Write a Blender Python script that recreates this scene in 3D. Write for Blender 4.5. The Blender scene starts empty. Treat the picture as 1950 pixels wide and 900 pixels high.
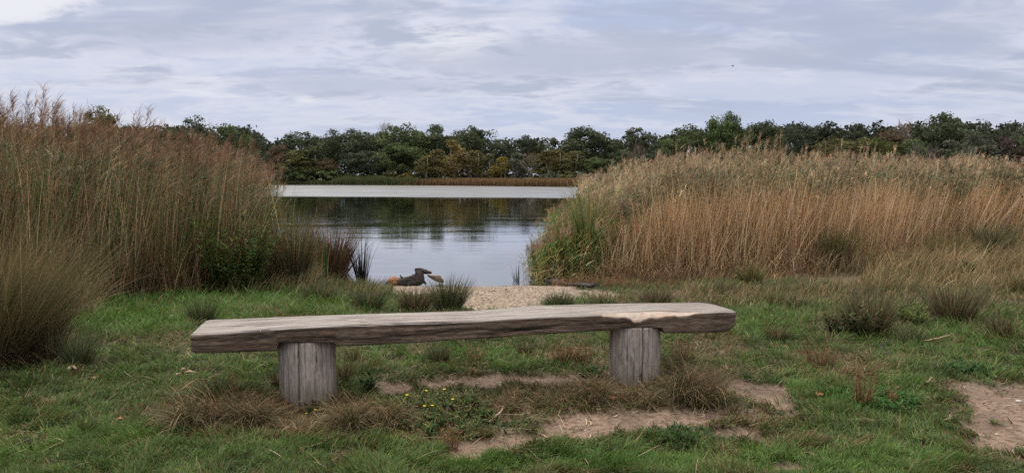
import bpy, math, random
import numpy as np
from mathutils import Vector
S = bpy.context.scene
COL = S.collection
rng = np.random.default_rng(7)
R = math.radians

# ------------------------------------------------------------------ camera
CAMZ, FPX, PITCH = 1.55, 1350.0, math.atan(115/1350)
cd = bpy.data.cameras.new('camera'); cam = bpy.data.objects.new('camera', cd); COL.objects.link(cam)
cam.location = (0, 0, CAMZ); cam.rotation_euler = (math.pi/2-PITCH, 0, 0)
cd.sensor_width = 36; cd.lens = 36*FPX/1950; cd.clip_end = 3000; cd.clip_start = 0.05
S.camera = cam
# ------------------------------------------------------------------ light
SUN_EL, SUN_AZ = R(52), R(-35)            # azimuth from +Y (view direction), negative = left
S.view_settings.view_transform = 'Standard'; S.view_settings.look = 'None'
S.view_settings.exposure = 0.5; S.view_settings.gamma = 1; S.view_settings.use_curve_mapping = False
sd = bpy.data.lights.new('sun', 'SUN'); sun = bpy.data.objects.new('sun', sd); COL.objects.link(sun)
sd.energy = 1.5; sd.angle = R(14); sd.color = (1, .94, .84)
v = Vector((math.sin(SUN_AZ)*math.cos(SUN_EL), math.cos(SUN_AZ)*math.cos(SUN_EL), math.sin(SUN_EL)))
sun.rotation_euler = v.to_track_quat('Z', 'Y').to_euler()

class NT:
    """tiny node helper"""
    def __init__(s, t): s.t = t; s.n = t.nodes; s.l = t.links
    def new(s, kind, ins=None, **kw):
        n = s.n.new(kind)
        for k, v in kw.items(): setattr(n, k, v)
        for k, v in (ins or {}).items(): s.set(n.inputs[k], v)
        return n
    def set(s, sock, v):
        if isinstance(v, bpy.types.NodeSocket): s.l.new(v, sock)
        else: sock.default_value = v
    def math(s, op, a, b=0.0, c=None, clamp=False):
        n = s.new('ShaderNodeMath', operation=op, use_clamp=clamp)
        s.set(n.inputs[0], a); s.set(n.inputs[1], b)
        if c is not None: s.set(n.inputs[2], c)
        return n.outputs[0]
    def mix(s, f, a, b, blend='MIX'):
        n = s.new('ShaderNodeMix', data_type='RGBA', blend_type=blend)
        s.set(n.inputs[0], f); s.set(n.inputs[6], a); s.set(n.inputs[7], b)
        return n.outputs[2]
    def ramp(s, f, stops):
        n = s.new('ShaderNodeMapRange', interpolation_type='SMOOTHSTEP'); s.set(n.inputs[0], f)
        n.inputs[1].default_value = stops[0]; n.inputs[2].default_value = stops[1]
        n.inputs[3].default_value = stops[2] if len(stops) > 2 else 0
        n.inputs[4].default_value = stops[3] if len(stops) > 2 else 1
        return n.outputs[0]
    def noise(s, vec, scale, detail=4, rough=.55, dist=0.0, dims='3D'):
        n = s.new('ShaderNodeTexNoise', noise_dimensions=dims)
        s.set(n.inputs['Vector'], vec); n.inputs['Scale'].default_value = scale
        n.inputs['Detail'].default_value = detail; n.inputs['Roughness'].default_value = rough
        n.inputs['Distortion'].default_value = dist
        return n.outputs['Fac']
    def vec(s, op, a, b):
        n = s.new('ShaderNodeVectorMath', operation=op); s.set(n.inputs[0], a); s.set(n.inputs[1], b)
        return n.outputs[0]

def world():
    w = bpy.data.worlds.new('World'); S.world = w; w.use_nodes = True
    T = NT(w.node_tree); T.n.clear()
    out = T.new('ShaderNodeOutputWorld'); bg = T.new('ShaderNodeBackground')
    sky = T.new('ShaderNodeTexSky', sky_type='NISHITA', sun_disc=False, sun_elevation=SUN_EL, sun_rotation=SUN_AZ % (2*math.pi))
    sky.air_density = 1.0; sky.dust_density = 2.0
    co = T.new('ShaderNodeTexCoord').outputs['Generated']
    sp = T.new('ShaderNodeSeparateXYZ', {0: co})
    z = T.math('MAXIMUM', sp.outputs[2], 0.0)
    inv = T.math('DIVIDE', 1.0, T.math('ADD', z, 0.15))
    pl = T.new('ShaderNodeCombineXYZ', {0: T.math('MULTIPLY', sp.outputs[0], inv), 1: T.math('MULTIPLY', sp.outputs[1], inv), 2: 0.0}).outputs[0]
    pl = T.vec('ADD', pl, (3.7, 11.2, 0))
    big = T.noise(T.vec('MULTIPLY', pl, (.55, .8, 1)), 0.6, 4, .5, .3)
    med = T.noise(T.vec('MULTIPLY', pl, (.8, 1.15, 1)), 1.3, 8, .58, .25)
    fin = T.noise(T.vec('MULTIPLY', pl, (.9, 1.25, 1)), 4.0, 8, .62, .4)
    d = T.math('ADD', T.math('MULTIPLY', big, .36), T.math('ADD', T.math('MULTIPLY', med, .38), T.math('MULTIPLY', fin, .26)))
    base = T.mix(T.ramp(big, (.38, .60)), (4.6, 5.3, 7.2, 1), (6.0, 6.4, 7.9, 1))
    veil = T.mix(T.ramp(d, (.43, .51)), base, (6.6, 6.85, 8.0, 1))
    dark = T.mix(T.math('MULTIPLY', T.ramp(d, (.50, .57)), .9), veil, (4.3, 4.75, 6.05, 1))
    wisp = T.noise(T.vec('ADD', T.vec('MULTIPLY', pl, (.6, 1.3, 1)), (9, 4, 0)), 1.3, 8, .6, .5)
    cl = T.mix(T.math('MULTIPLY', T.ramp(wisp, (.56, .70)), .85), dark, (8.0, 8.0, 8.7, 1))
    wisp2 = T.noise(T.vec('ADD', T.vec('MULTIPLY', pl, (.5, 1.5, 1)), (2, 7, 0)), 1.0, 7, .58, .3)
    cl = T.mix(T.math('MULTIPLY', T.ramp(wisp2, (.53, .64)), .8), cl, (4.3, 4.8, 6.3, 1))
    ya = T.math('MAXIMUM', sp.outputs[1], .05); hx = T.math('DIVIDE', sp.outputs[0], ya); hz = T.math('DIVIDE', z, ya)
    for cx_, cz_, rx_, rz_, col_, k_ in ((-.075, .182, .085, .030, (8.6, 8.6, 9.0, 1), .95), (-.67, .235, .09, .028, (8.4, 8.4, 8.9, 1), .9), (-.285, .107, .018, .007, (8.3, 8.2, 8.6, 1), .55), (.12, .165, .30, .035, (4.6, 4.95, 6.2, 1), .75),
                                         (-.45, .20, .20, .03, (4.3, 4.6, 6.0, 1), .5), (.55, .225, .28, .03, (4.6, 4.95, 6.2, 1), .55), (-.24, .125, .16, .018, (4.3, 4.7, 6.2, 1), .6), (.35, .125, .22, .02, (6.9, 7.1, 8.2, 1), .5)):
        q = T.math('ADD', T.math('POWER', T.math('ABSOLUTE', T.math('DIVIDE', T.math('SUBTRACT', hx, cx_), rx_)), 2.0), T.math('POWER', T.math('ABSOLUTE', T.math('DIVIDE', T.math('SUBTRACT', hz, cz_), rz_)), 2.0))
        q = T.math('ADD', q, T.math('MULTIPLY', T.math('SUBTRACT', fin, .5), 4.5)); q = T.math('ADD', q, T.math('MULTIPLY', T.math('SUBTRACT', med, .5), 5.0))
        front_ = T.math('GREATER_THAN', sp.outputs[1], .1)
        cl = T.mix(T.math('MULTIPLY', T.ramp(q, (.1, 1.5, k_, 0)), front_), cl, col_)
    cl = T.mix(T.ramp(z, (0.0, .13, .8, 0)), cl, (6.0, 6.5, 7.9, 1))
    c = T.mix(0.93, sky.outputs[0], cl)
    k = .735                                        # overcast sky: up to three times brighter overhead, and less blue there
    c = T.vec('MULTIPLY', c, T.new('ShaderNodeCombineXYZ', {0: T.ramp(z, (.28, .80, k*1.0, k*3.15)), 1: T.ramp(z, (.28, .80, k, k*2.85)), 2: T.ramp(z, (.28, .80, k, k*2.35))}).outputs[0])
    T.set(bg.inputs[0], c); bg.inputs[1].default_value = 0.1
    T.l.new(bg.outputs[0], out.inputs[0])
world()

# ------------------------------------------------------------------ projection helpers
CP, SP = math.cos(PITCH), math.sin(PITCH)
def proj(x, y, z):
    dz = z-CAMZ; dep = y*CP-dz*SP; upv = y*SP+dz*CP
    dep = np.where(np.abs(dep) < .05, .05, dep)
    return 975+FPX*x/dep, 450-FPX*upv/dep
def ray(px, py):
    a = (px-975)/FPX; b = (450-py)/FPX
    return a, CP+b*SP, -SP+b*CP            # x,y,z
def on_plane(px, py, z):
    a, b, c = ray(px, py); t = (z-CAMZ)/c
    return a*t, b*t
def at(px, py, Y):                          # point at distance Y along the view
    a, b, c = ray(px, py); t = Y/b
    return a*t, Y, CAMZ+c*t

# ------------------------------------------------------------------ noise
def _h(ix, iy, s):
    n = (ix.astype(np.int64)*374761393+iy.astype(np.int64)*668265263+s*1274126177) & 0x7fffffff
    n = ((n ^ (n >> 13))*1274126177) & 0x7fffffff
    return ((n ^ (n >> 16)) & 0xffff)/65535.0
def vnoise(x, y, s=0):
    x = np.asarray(x, float); y = np.asarray(y, float)
    ix = np.floor(x); iy = np.floor(y); fx = x-ix; fy = y-iy
    fx = fx*fx*(3-2*fx); fy = fy*fy*(3-2*fy)
    a = _h(ix, iy, s); b = _h(ix+1, iy, s); c = _h(ix, iy+1, s); d = _h(ix+1, iy+1, s)
    return (a*(1-fx)+b*fx)*(1-fy)+(c*(1-fx)+d*fx)*fy
def fbm(x, y, s=0, o=4):
    r = 0; a = .5; t = 0
    for k in range(o):
        r = r+a*vnoise(x*2**k, y*2**k, s+k*17); t += a; a *= .5
    return r/t
def sst(a, b, x):
    t = np.clip((x-a)/(b-a), 0, 1); return t*t*(3-2*t)

# ------------------------------------------------------------------ terrain
WZ = -0.66
XS = [-90, -40, -20, -8, -5, -4.2, -3, 1, 2, 3, 5, 10, 14, 30]
YS = [150, 100, 55, 22, 15.8, 14.5, 14.15, 14.2, 14.8, 20, 35, 80, 145, 400]
XF = [-200, -80, -54, -20, 0, 13, 30]
YF = [150, 185, 176, 168, 153, 143, 120]
def lake_s(x, y):
    ys = np.interp(x, XS, YS)+.10*(fbm(x*1.3, y*0, 5)-.5)*3
    yf = np.interp(x, XF, YF)+1.5*(fbm(x*.2, y*0, 9)-.5)
    a = (y-ys)
    a = np.where(a > 0, np.minimum(a, 40), a)
    return np.minimum(a*.8, yf-y)
PY = [-30, 0, 3, 5, 7, 9, 11, 13, 14.3, 60, 140, 200, 700]
PZ = [.1, .0, -.02, -.07, -.13, -.25, -.38, -.50, -.57, -.55, -.45, -.3, 2.0]
# ellipses in photo pixels: (cx, cy, rx, ry, angle deg, strength)
BARE = [(1870, 742, 60, 16, 8, .9), (985, 835, 130, 17, -10, 1), (1180, 803, 190, 22, -4, 1), (1330, 818, 120, 13, 2, .8), (1420, 826, 70, 16, 0, .75),
        (960, 725, 190, 15, -2, 1), (715, 741, 45, 12, 0, 1), (1110, 715, 50, 10, 0, .9), (1465, 745, 95, 15, 12, 1), (1530, 765, 30, 10, 10, .8),
        (1905, 775, 75, 40, 15, 1), (1900, 830, 70, 26, 20, 1), (1960, 800, 90, 80, 0, 1), (1830, 805, 50, 14, 10, .7),
        (640, 860, 60, 8, 0, .9), (700, 866, 40, 6, 0, .7), (1300, 790, 90, 14, 0, .7), (900, 862, 50, 10, 0, .8), (1500, 882, 60, 8, 0, .6),
        (1600, 893, 50, 6, 0, .5), (1040, 790, 260, 26, 0, .45), (1000, 722, 260, 20, 0, .5), (1420, 780, 160, 24, 8, .4), (1760, 850, 80, 12, 10, .4), (1420, 700, 60, 8, 0, .4)]
SAND = [(950, 575, 90, 26, 0, 1), (1010, 560, 110, 16, 0, 1), (960, 553, 150, 12, 0, 1), (790, 552, 80, 9, 0, 1), (1120, 560, 60, 10, 0, .6)]
def ell(px, py, L, i0=.6, i1=1.25):
    m = np.zeros_like(px)
    for cx, cy, rx, ry, an, st in L:
        a = R(an); dx = px-cx; dy = py-cy
        u = (dx*math.cos(a)+dy*math.sin(a))/rx; w = (-dx*math.sin(a)+dy*math.cos(a))/ry
        m = np.maximum(m, st*(1-sst(i0, i1, np.sqrt(u*u+w*w))))
    return m
MOUND = [(450, 775, .42, .22, .13), (680, 795, .34, .2, .07), (850, 785, .45, .2, .04), (587, 772, .32, .28, -.16), (1209, 728, .25, .2, -.03), (1160, 748, .4, .2, .03), (1330, 745, .32, .2, .08),
         (850, 570, .5, .35, .10), (30, 640, .5, .4, .15)]
MW = []
for mx, my, rx, ry, hh in MOUND:
    X, Y = on_plane(mx, my, -.06 if my > 700 else (-.48 if my < 600 else -.12)); MW.append((X, Y, rx, ry, hh))
def gz0(x, y):
    base = np.interp(y, PY, PZ)
    s = lake_s(x, y); t = sst(-1.3, 0.0, s)
    base = base*(1-t)+(WZ-np.clip(s, -3, 12)*.12)*t
    for X, Y, rx, ry, hh in MW:
        base = base+hh*np.exp(-((x-X)/rx)**2-((y-Y)/ry)**2)
    return base
def masks(x, y):
    z = gz0(x, y); px, py = proj(x, y, z)
    wob = (fbm(x*2.2, y*2.2, 31, 6)-.5)
    wx = px+110*wob*np.clip(6/np.maximum(y, 1), .2, 1.6); wy = py+30*(fbm(x*2.6, y*2.6, 33, 6)-.5)*np.clip(5/np.maximum(y, 1), .2, 1.5)
    front = (y > 2.2)
    b = np.where(front, ell(wx, wy, BARE, .3, 1.55), 0); sa = np.where(front, ell(px+50*wob, py+8*wob, SAND), 0)
    far = fbm(x*.5, y*.5, 44)
    b = np.maximum(b, np.where(y < 2.2, sst(.55, .7, far)*.6, 0))
    br = fbm(x*9, y*9, 71)
    br2 = fbm(x*28, y*28, 73)
    b = sst(.22, .95, b*1.35+(br-.5)*1.2+(br2-.5)*1.0)*(b > .02)
    sa = sst(.2, .8, sa*.95+(br-.5)*1.1+(br2-.5)*.5)*(sa > .02)
    return b, sa
def gz(x, y):
    x = np.asarray(x, float); y = np.asarray(y, float)
    z = gz0(x, y); b, sa = masks(x, y); nearf = np.clip((22-y)/6, 0, 1)
    s = lake_s(x, y); dry = 1-sst(-1.5, -.2, s)
    z = z+nearf*dry*(.07*(fbm(x*1.4, y*1.4, 3)-.5)+.05*(fbm(x*5, y*5, 4)-.5)*(1-.5*b)-.022*b)
    z = z+nearf*sa*.10*(fbm(x*2.2, y*3.5, 8)-.5)
    return z
def gpt(px, py):
    """world ground point under a photo pixel"""
    a, b, c = ray(px, py); lo, hi = 1.5, 60.0; t = 2.0
    prev = t
    while t < 80:
        if CAMZ+c*t < float(gz(a*t, b*t)): break
        prev = t; t += .03 if t < 10 else .08
    return a*t, b*t, float(gz(a*t, b*t))

# ------------------------------------------------------------------ mesh helpers
def make_mesh(name, V, F4=None, F3=None, attrs=None, smooth=False):
    V = np.asarray(V, np.float32).reshape(-1, 3); me = bpy.data.meshes.new(name)
    li = []; tot = []
    if F4 is not None and len(F4): F4 = np.asarray(F4, np.int32).reshape(-1, 4); li.append(F4.ravel()); tot.append(np.full(len(F4), 4, np.int32))
    if F3 is not None and len(F3): F3 = np.asarray(F3, np.int32).reshape(-1, 3); li.append(F3.ravel()); tot.append(np.full(len(F3), 3, np.int32))
    li = np.concatenate(li); tot = np.concatenate(tot); st = np.concatenate([[0], np.cumsum(tot)[:-1]]).astype(np.int32)
    me.vertices.add(len(V)); me.vertices.foreach_set('co', V.ravel())
    me.loops.add(len(li)); me.loops.foreach_set('vertex_index', li)
    me.polygons.add(len(tot)); me.polygons.foreach_set('loop_start', st)
    try: me.polygons.foreach_set('loop_total', tot)
    except Exception: pass
    if smooth: me.polygons.foreach_set('use_smooth', np.ones(len(tot), bool))
    for k, a in (attrs or {}).items():
        a = np.asarray(a, np.float32)
        if a.ndim == 1:
            at_ = me.attributes.new(k, 'FLOAT', 'POINT'); at_.data.foreach_set('value', a)
        elif k == 'col':
            at_ = me.attributes.new(k, 'FLOAT_COLOR', 'POINT')
            at_.data.foreach_set('color', np.concatenate([a, np.ones((len(a), 1), np.float32)], 1).ravel())
        else:
            at_ = me.attributes.new(k, 'FLOAT_VECTOR', 'POINT'); at_.data.foreach_set('vector', a.ravel())
    me.update(calc_edges=True)
    return me
def link(name, me, mat=None, parent=None, loc=None, **tags):
    o = bpy.data.objects.new(name, me); COL.objects.link(o)
    if mat is not None and me is not None and not me.materials: me.materials.append(mat)
    if parent is not None: o.parent = parent
    if loc is not None: o.location = loc
    for k, v_ in tags.items(): o[k] = v_
    return o
class Acc:
    def __init__(s): s.V = []; s.F = []; s.T = []; s.C = []; s.n = 0
    def add(s, V, F4, C, F3=None):
        V = np.asarray(V, np.float32).reshape(-1, 3); s.V.append(V); s.C.append(np.broadcast_to(np.asarray(C, np.float32), V.shape).reshape(-1, 3))
        if F4 is not None and len(F4): s.F.append(np.asarray(F4).reshape(-1, 4)+s.n)
        if F3 is not None and len(F3): s.T.append(np.asarray(F3).reshape(-1, 3)+s.n)
        s.n += len(V)
    def mesh(s, name, org=(0, 0, 0), smooth=False):
        V = np.concatenate(s.V)-np.asarray(org, np.float32)
        return make_mesh(name, V, np.concatenate(s.F) if s.F else None, np.concatenate(s.T) if s.T else None, {'col': np.concatenate(s.C)}, smooth)
    def ribbons(s, P, W, side, C0, C1):
        """P (N,K,3) centre lines, W (N,K) half widths, side (N,3), colours base/tip (N,3)"""
        N, K, _ = P.shape
        if N == 0: return
        off = side[:, None, :]*W[:, :, None]
        V = np.stack([P-off, P+off], 2)                       # N,K,2,3
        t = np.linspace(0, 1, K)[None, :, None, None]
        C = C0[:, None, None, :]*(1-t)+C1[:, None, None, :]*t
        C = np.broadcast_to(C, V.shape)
        i = (np.arange(N)[:, None]*K+np.arange(K-1)[None])*2
        F = np.stack([i, i+1, i+3, i+2], -1)
        s.add(V.reshape(-1, 3), F.reshape(-1, 4), C.reshape(-1, 3))
def U(a, b, n): return rng.uniform(a, b, n)
def blades(acc, base, h, az, lean, bend, w, C0, C1, K=4, face=.5, tip=.12):
    """grass-like blades: start angle lean from vertical, bending on by bend"""
    N = len(base); h = np.broadcast_to(h, N); lean = np.broadcast_to(lean, N); bend = np.broadcast_to(bend, N); w = np.broadcast_to(w, N)
    P = np.zeros((N, K, 3)); P[:, 0] = base
    for k in range(1, K):
        th = lean+bend*((k-.5)/(K-1))**1.2
        st = h/(K-1)
        P[:, k, 0] = P[:, k-1, 0]+np.sin(th)*np.cos(az)*st
        P[:, k, 1] = P[:, k-1, 1]+np.sin(th)*np.sin(az)*st
        P[:, k, 2] = P[:, k-1, 2]+np.cos(th)*st
    tw = az+math.pi/2+U(-face, face, N)*math.pi
    side = np.stack([np.cos(tw), np.sin(tw), np.zeros(N)], 1)
    t = np.linspace(0, 1, K)[None]
    W = w[:, None]*np.maximum(1-t**1.6, tip)*(.75+.25*np.minimum(t*4, 1))
    acc.ribbons(P, W, side, C0, C1)
    return P
def pal(cols, n, jit=.18, wts=None):
    cols = np.asarray(cols, float); i = rng.choice(len(cols), n, p=None if wts is None else np.asarray(wts)/np.sum(wts))
    return cols[i]*(1+jit*rng.standard_normal((n, 1)))*(1+.06*rng.standard_normal((n, 3)))
def tube(acc, P, r, col, sides=8, cap=True, squash=None):
    P = np.asarray(P, float); K = len(P); r = np.broadcast_to(r, K)
    T = np.gradient(P, axis=0); T /= np.linalg.norm(T, axis=1)[:, None]+1e-9
    a = np.cross(T, (0.31, .17, .93)); a /= np.linalg.norm(a, axis=1)[:, None]+1e-9; b = np.cross(T, a)
    th = np.linspace(0, 2*np.pi, sides, endpoint=False)
    V = P[:, None]+r[:, None, None]*(a[:, None]*np.cos(th)[None, :, None]+b[:, None]*np.sin(th)[None, :, None])
    F = []
    for k in range(K-1):
        i = k*sides+np.arange(sides); j = k*sides+(np.arange(sides)+1) % sides
        F.append(np.stack([i, j, j+sides, i+sides], 1))
    V = V.reshape(-1, 3); tri = []
    if cap:
        V = np.concatenate([V, P[:1], P[-1:]]); c0 = K*sides; c1 = c0+1
        i = np.arange(sides); j = (i+1) % sides
        tri = np.concatenate([np.stack([j, i, np.full(sides, c0)], 1), np.stack([i+(K-1)*sides, j+(K-1)*sides, np.full(sides, c1)], 1)])
    acc.add(V, np.concatenate(F), col, tri)

# ------------------------------------------------------------------ materials
def mat(name):
    m = bpy.data.materials.new(name); m.use_nodes = True; T = NT(m.node_tree); T.n.clear()
    return m, T, T.new('ShaderNodeOutputMaterial')
def plant_mat(name, trans=.25, rough=.7, objcol=False, spec=.25):
    m, T, out = mat(name)
    c = T.new('ShaderNodeAttribute', attribute_name='col').outputs['Color']
    if objcol:
        c = T.mix(1.0, c, T.new('ShaderNodeObjectInfo').outputs['Color'], 'MULTIPLY')
    p = T.new('ShaderNodeBsdfPrincipled', {'Base Color': c, 'Roughness': rough, 'Specular IOR Level': spec})
    t = T.new('ShaderNodeBsdfTranslucent', {'Color': c})
    mx = T.new('ShaderNodeMixShader', {0: trans, 1: p.outputs[0], 2: t.outputs[0]})
    T.l.new(mx.outputs[0], out.inputs[0]); return m
M_grass = plant_mat('grass_blades', .28, .6, spec=.2)
M_reed = plant_mat('reed_straw', .22, .65, spec=.2)
M_leaf = plant_mat('tree_leaves', .18, .8, True, .1)
M_bark = plant_mat('tree_bark', 0.0, .9, True, .1)
M_herb = plant_mat('herb_leaves', .2, .8, spec=.1)

def ground_mat():
    m, T, out = mat('ground_soil')
    P = T.new('ShaderNodeTexCoord').outputs['Object']
    A = lambda n: T.new('ShaderNodeAttribute', attribute_name=n).outputs['Fac']
    bare, sand, dead = A('bare'), A('sand'), A('dead')
    n1 = T.noise(P, 3, 6, .6); n2 = T.noise(P, 22, 6, .65); n3 = T.noise(P, 90, 4, .6)
    thatch = T.mix(T.ramp(n2, (.35, .65)), (.030, .032, .014, 1), (.085, .070, .035, 1))
    thatch = T.mix(dead, thatch, T.mix(n3, (.07, .05, .03, 1), (.20, .145, .085, 1)))
    soil = T.mix(T.ramp(n1, (.35, .65)), (.27, .19, .135, 1), (.165, .115, .08, 1))
    soil = T.mix(T.ramp(n2, (.42, .62)), soil, (.12, .08, .055, 1))
    soil = T.mix(T.ramp(n3, (.58, .72)), soil, (.40, .31, .24, 1))
    c = T.mix(bare, thatch, soil)
    sa = T.mix(T.ramp(n1, (.3, .7)), (.40, .32, .245, 1), (.28, .22, .165, 1))
    sa = T.mix(T.ramp(n2, (.44, .60)), sa, (.15, .105, .068, 1))
    c = T.mix(sand, c, sa)
    wet = A('wet'); c = T.mix(T.math('MULTIPLY', wet, .75), c, (.10, .075, .05, 1))
    p = T.new('ShaderNodeBsdfPrincipled', {'Base Color': c, 'Roughness': .92, 'Specular IOR Level': .2})
    h = T.math('ADD', T.math('MULTIPLY', n2, .6), T.math('MULTIPLY', n3, .4))
    b = T.new('ShaderNodeBump', {'Height': h, 'Strength': .8, 'Distance': .03})
    T.l.new(b.outputs[0], p.inputs['Normal'])
    T.l.new(p.outputs[0], out.inputs[0]); return m
def water_mat():
    m, T, out = mat('lake_water')
    P = T.new('ShaderNodeTexCoord').outputs['Object']
    sp = T.new('ShaderNodeSeparateXYZ', {0: P}); y = sp.outputs[1]
    edge = T.math('ADD', y, T.math('MULTIPLY', sp.outputs[0], .28))
    edge = T.math('ADD', edge, T.math('MULTIPLY', T.math('SUBTRACT', T.noise(T.vec('MULTIPLY', P, (.06, .16, 1)), 1, 4), .5), 18))
    band = T.ramp(edge, (66, 76))
    rough = T.math('ADD', .02, T.math('MULTIPLY', band, .26))
    w1 = T.noise(T.vec('MULTIPLY', P, (.7, 1.8, 1)), 1.0, 4, .5, .4)
    w2 = T.noise(T.vec('MULTIPLY', P, (2.0, 9, 1)), 1.0, 3, .5, .6)
    zone = T.ramp(T.noise(T.vec('MULTIPLY', P, (.10, .45, 1)), 1.0, 3), (.42, .62, .35, 1.0))
    h = T.math('MULTIPLY', T.math('ADD', w1, T.math('MULTIPLY', w2, .30)), zone)
    b = T.new('ShaderNodeBump', {'Height': h, 'Strength': 1.0, 'Distance': .0045})
    g = T.new('ShaderNodeBsdfGlossy', {'Roughness': rough, 'Color': (.97, .97, .97, 1)}); T.l.new(b.outputs[0], g.inputs['Normal'])
    d = T.new('ShaderNodeBsdfDiffuse', {'Color': (.022, .025, .013, 1)})
    fr = T.new('ShaderNodeMath', {0: T.new('ShaderNodeFresnel', {'IOR': 4.2}).outputs[0], 1: .24}, operation='ADD', use_clamp=True)
    rip = T.noise(T.vec('MULTIPLY', P, (.12, .55, 1)), 1.0, 5, .65)
    inb = T.math('MULTIPLY', fr.outputs[0], T.ramp(rip, (.32, .66, .40, .58)))
    fa = T.new('ShaderNodeMix', data_type='FLOAT', ); T.set(fa.inputs[0], band); T.set(fa.inputs[2], fr.outputs[0]); T.set(fa.inputs[3], inb); fa = fa.outputs[0]
    mx = T.new('ShaderNodeMixShader', {0: fa, 1: d.outputs[0], 2: g.outputs[0]})
    T.l.new(mx.outputs[0], out.inputs[0]); return m
def wood_mat(name, light, mid, dark, ckf=.75, al=2.8, bd=.022):
    """weathered timber; 'grain' attribute = (along, across, depth), 'up' = sun-bleached face, 'fresh' = split wood"""
    m, T, out = mat(name)
    G = T.new('ShaderNodeAttribute', attribute_name='grain').outputs['Vector']
    A = lambda n: T.new('ShaderNodeAttribute', attribute_name=n).outputs['Fac']
    g1 = T.noise(T.vec('MULTIPLY', G, (al, 26, 26)), 1.0, 6, .65, .6)
    g2 = T.noise(T.vec('MULTIPLY', G, (11, 120, 120)), 1.0, 5, .7, .3)
    g3 = T.noise(T.vec('MULTIPLY', G, (1.2, 5, 5)), 1.0, 5, .6, .5)
    crack = T.noise(T.vec('MULTIPLY', G, (1.1, 40, 40)), 1.0, 3, .5, 1.0)
    up = A('up')
    c = T.mix(T.ramp(g1, (.32, .68)), dark, mid)
    c = T.mix(T.math('MULTIPLY', T.ramp(g2, (.40, .70)), .55), c, light)
    c = T.mix(T.math('MULTIPLY', T.ramp(g3, (.5, .72)), .55), c, dark)
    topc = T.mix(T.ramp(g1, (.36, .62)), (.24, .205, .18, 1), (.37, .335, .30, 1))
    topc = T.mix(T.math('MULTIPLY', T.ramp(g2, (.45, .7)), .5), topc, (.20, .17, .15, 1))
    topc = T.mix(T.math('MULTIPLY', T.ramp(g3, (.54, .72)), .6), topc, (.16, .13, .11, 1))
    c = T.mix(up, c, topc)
    fr = T.mix(T.ramp(g1, (.4, .6)), (.33, .22, .14, 1), (.47, .39, .31, 1))
    fr = T.mix(T.ramp(g2, (.45, .7)), fr, (.24, .17, .12, 1))
    fr = T.mix(T.math('MULTIPLY', T.ramp(g3, (.35, .5)), .8), (.46, .41, .37, 1), fr)
    c = T.mix(A('fresh'), c, fr)
    ck = T.ramp(crack, (.345, .385)); ck = T.math('SUBTRACT', 1.0, ck)
    c = T.mix(T.math('MULTIPLY', ck, ckf), c, (.025, .018, .014, 1))
    kn = T.new('ShaderNodeTexVoronoi', {'Vector': T.vec('MULTIPLY', G, (2.2, 6.5, 1)), 'Scale': 1.0}).outputs['Distance']
    c = T.mix(T.ramp(kn, (.03, .085, .8, 0)), c, (.03, .022, .017, 1))
    c = T.mix(A('damp'), c, (.09, .08, .05, 1))
    c = T.mix(A('gap'), c, (.012, .009, .007, 1))
    p = T.new('ShaderNodeBsdfPrincipled', {'Base Color': c, 'Roughness': .85, 'Specular IOR Level': .2})
    h = T.math('SUBTRACT', T.math('ADD', T.math('MULTIPLY', g1, .6), T.math('MULTIPLY', g2, .35)), T.math('MULTIPLY', ck, .8))
    b = T.new('ShaderNodeBump', {'Height': h, 'Strength': 1.0, 'Distance': bd}); T.l.new(b.outputs[0], p.inputs['Normal'])
    T.l.new(p.outputs[0], out.inputs[0]); return m
def plain_mat(name, c1, c2, scale=30, rough=.8, bump=.004):
    m, T, out = mat(name)
    P = T.new('ShaderNodeTexCoord').outputs['Object']; n = T.noise(P, scale, 5, .6)
    c = T.mix(T.ramp(n, (.35, .65)), c1, c2)
    p = T.new('ShaderNodeBsdfPrincipled', {'Base Color': c, 'Roughness': rough})
    b = T.new('ShaderNodeBump', {'Height': n, 'Strength': .8, 'Distance': bump}); T.l.new(b.outputs[0], p.inputs['Normal'])
    T.l.new(p.outputs[0], out.inputs[0]); return m

# ------------------------------------------------------------------ ground + water
def grow(a, b, step, f):
    o = [a]
    while o[-1] < b: o.append(o[-1]+step); step *= f
    return o
def deadness(x, y, px, py):
    D = [(540, 790, 230, 45, 0, 1), (1230, 740, 190, 40, 0, 1), (950, 775, 200, 40, 0, .65), (1130, 680, 100, 22, 0, .6), (1360, 660, 60, 30, 0, .5),
         (1600, 700, 130, 30, 0, .5), (1300, 570, 180, 18, 0, .6), (1750, 520, 250, 40, 0, .8), (60, 520, 160, 60, 0, .8), (650, 830, 250, 14, 0, .35), (850, 830, 160, 18, 0, .6),
         (1560, 560, 200, 20, 0, .45), (320, 650, 120, 14, 0, .35), (270, 790, 90, 14, 0, .3), (1230, 800, 330, 30, 0, .5), (1480, 850, 250, 20, 0, .3), (1850, 560, 150, 30, 0, .6)]
    n = fbm(x*3.3, y*3.3, 55)
    return np.clip(ell(px+60*(n-.5), py+16*(n-.5), D)+sst(.52, .75, n)*.45, 0, 1)
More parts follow.
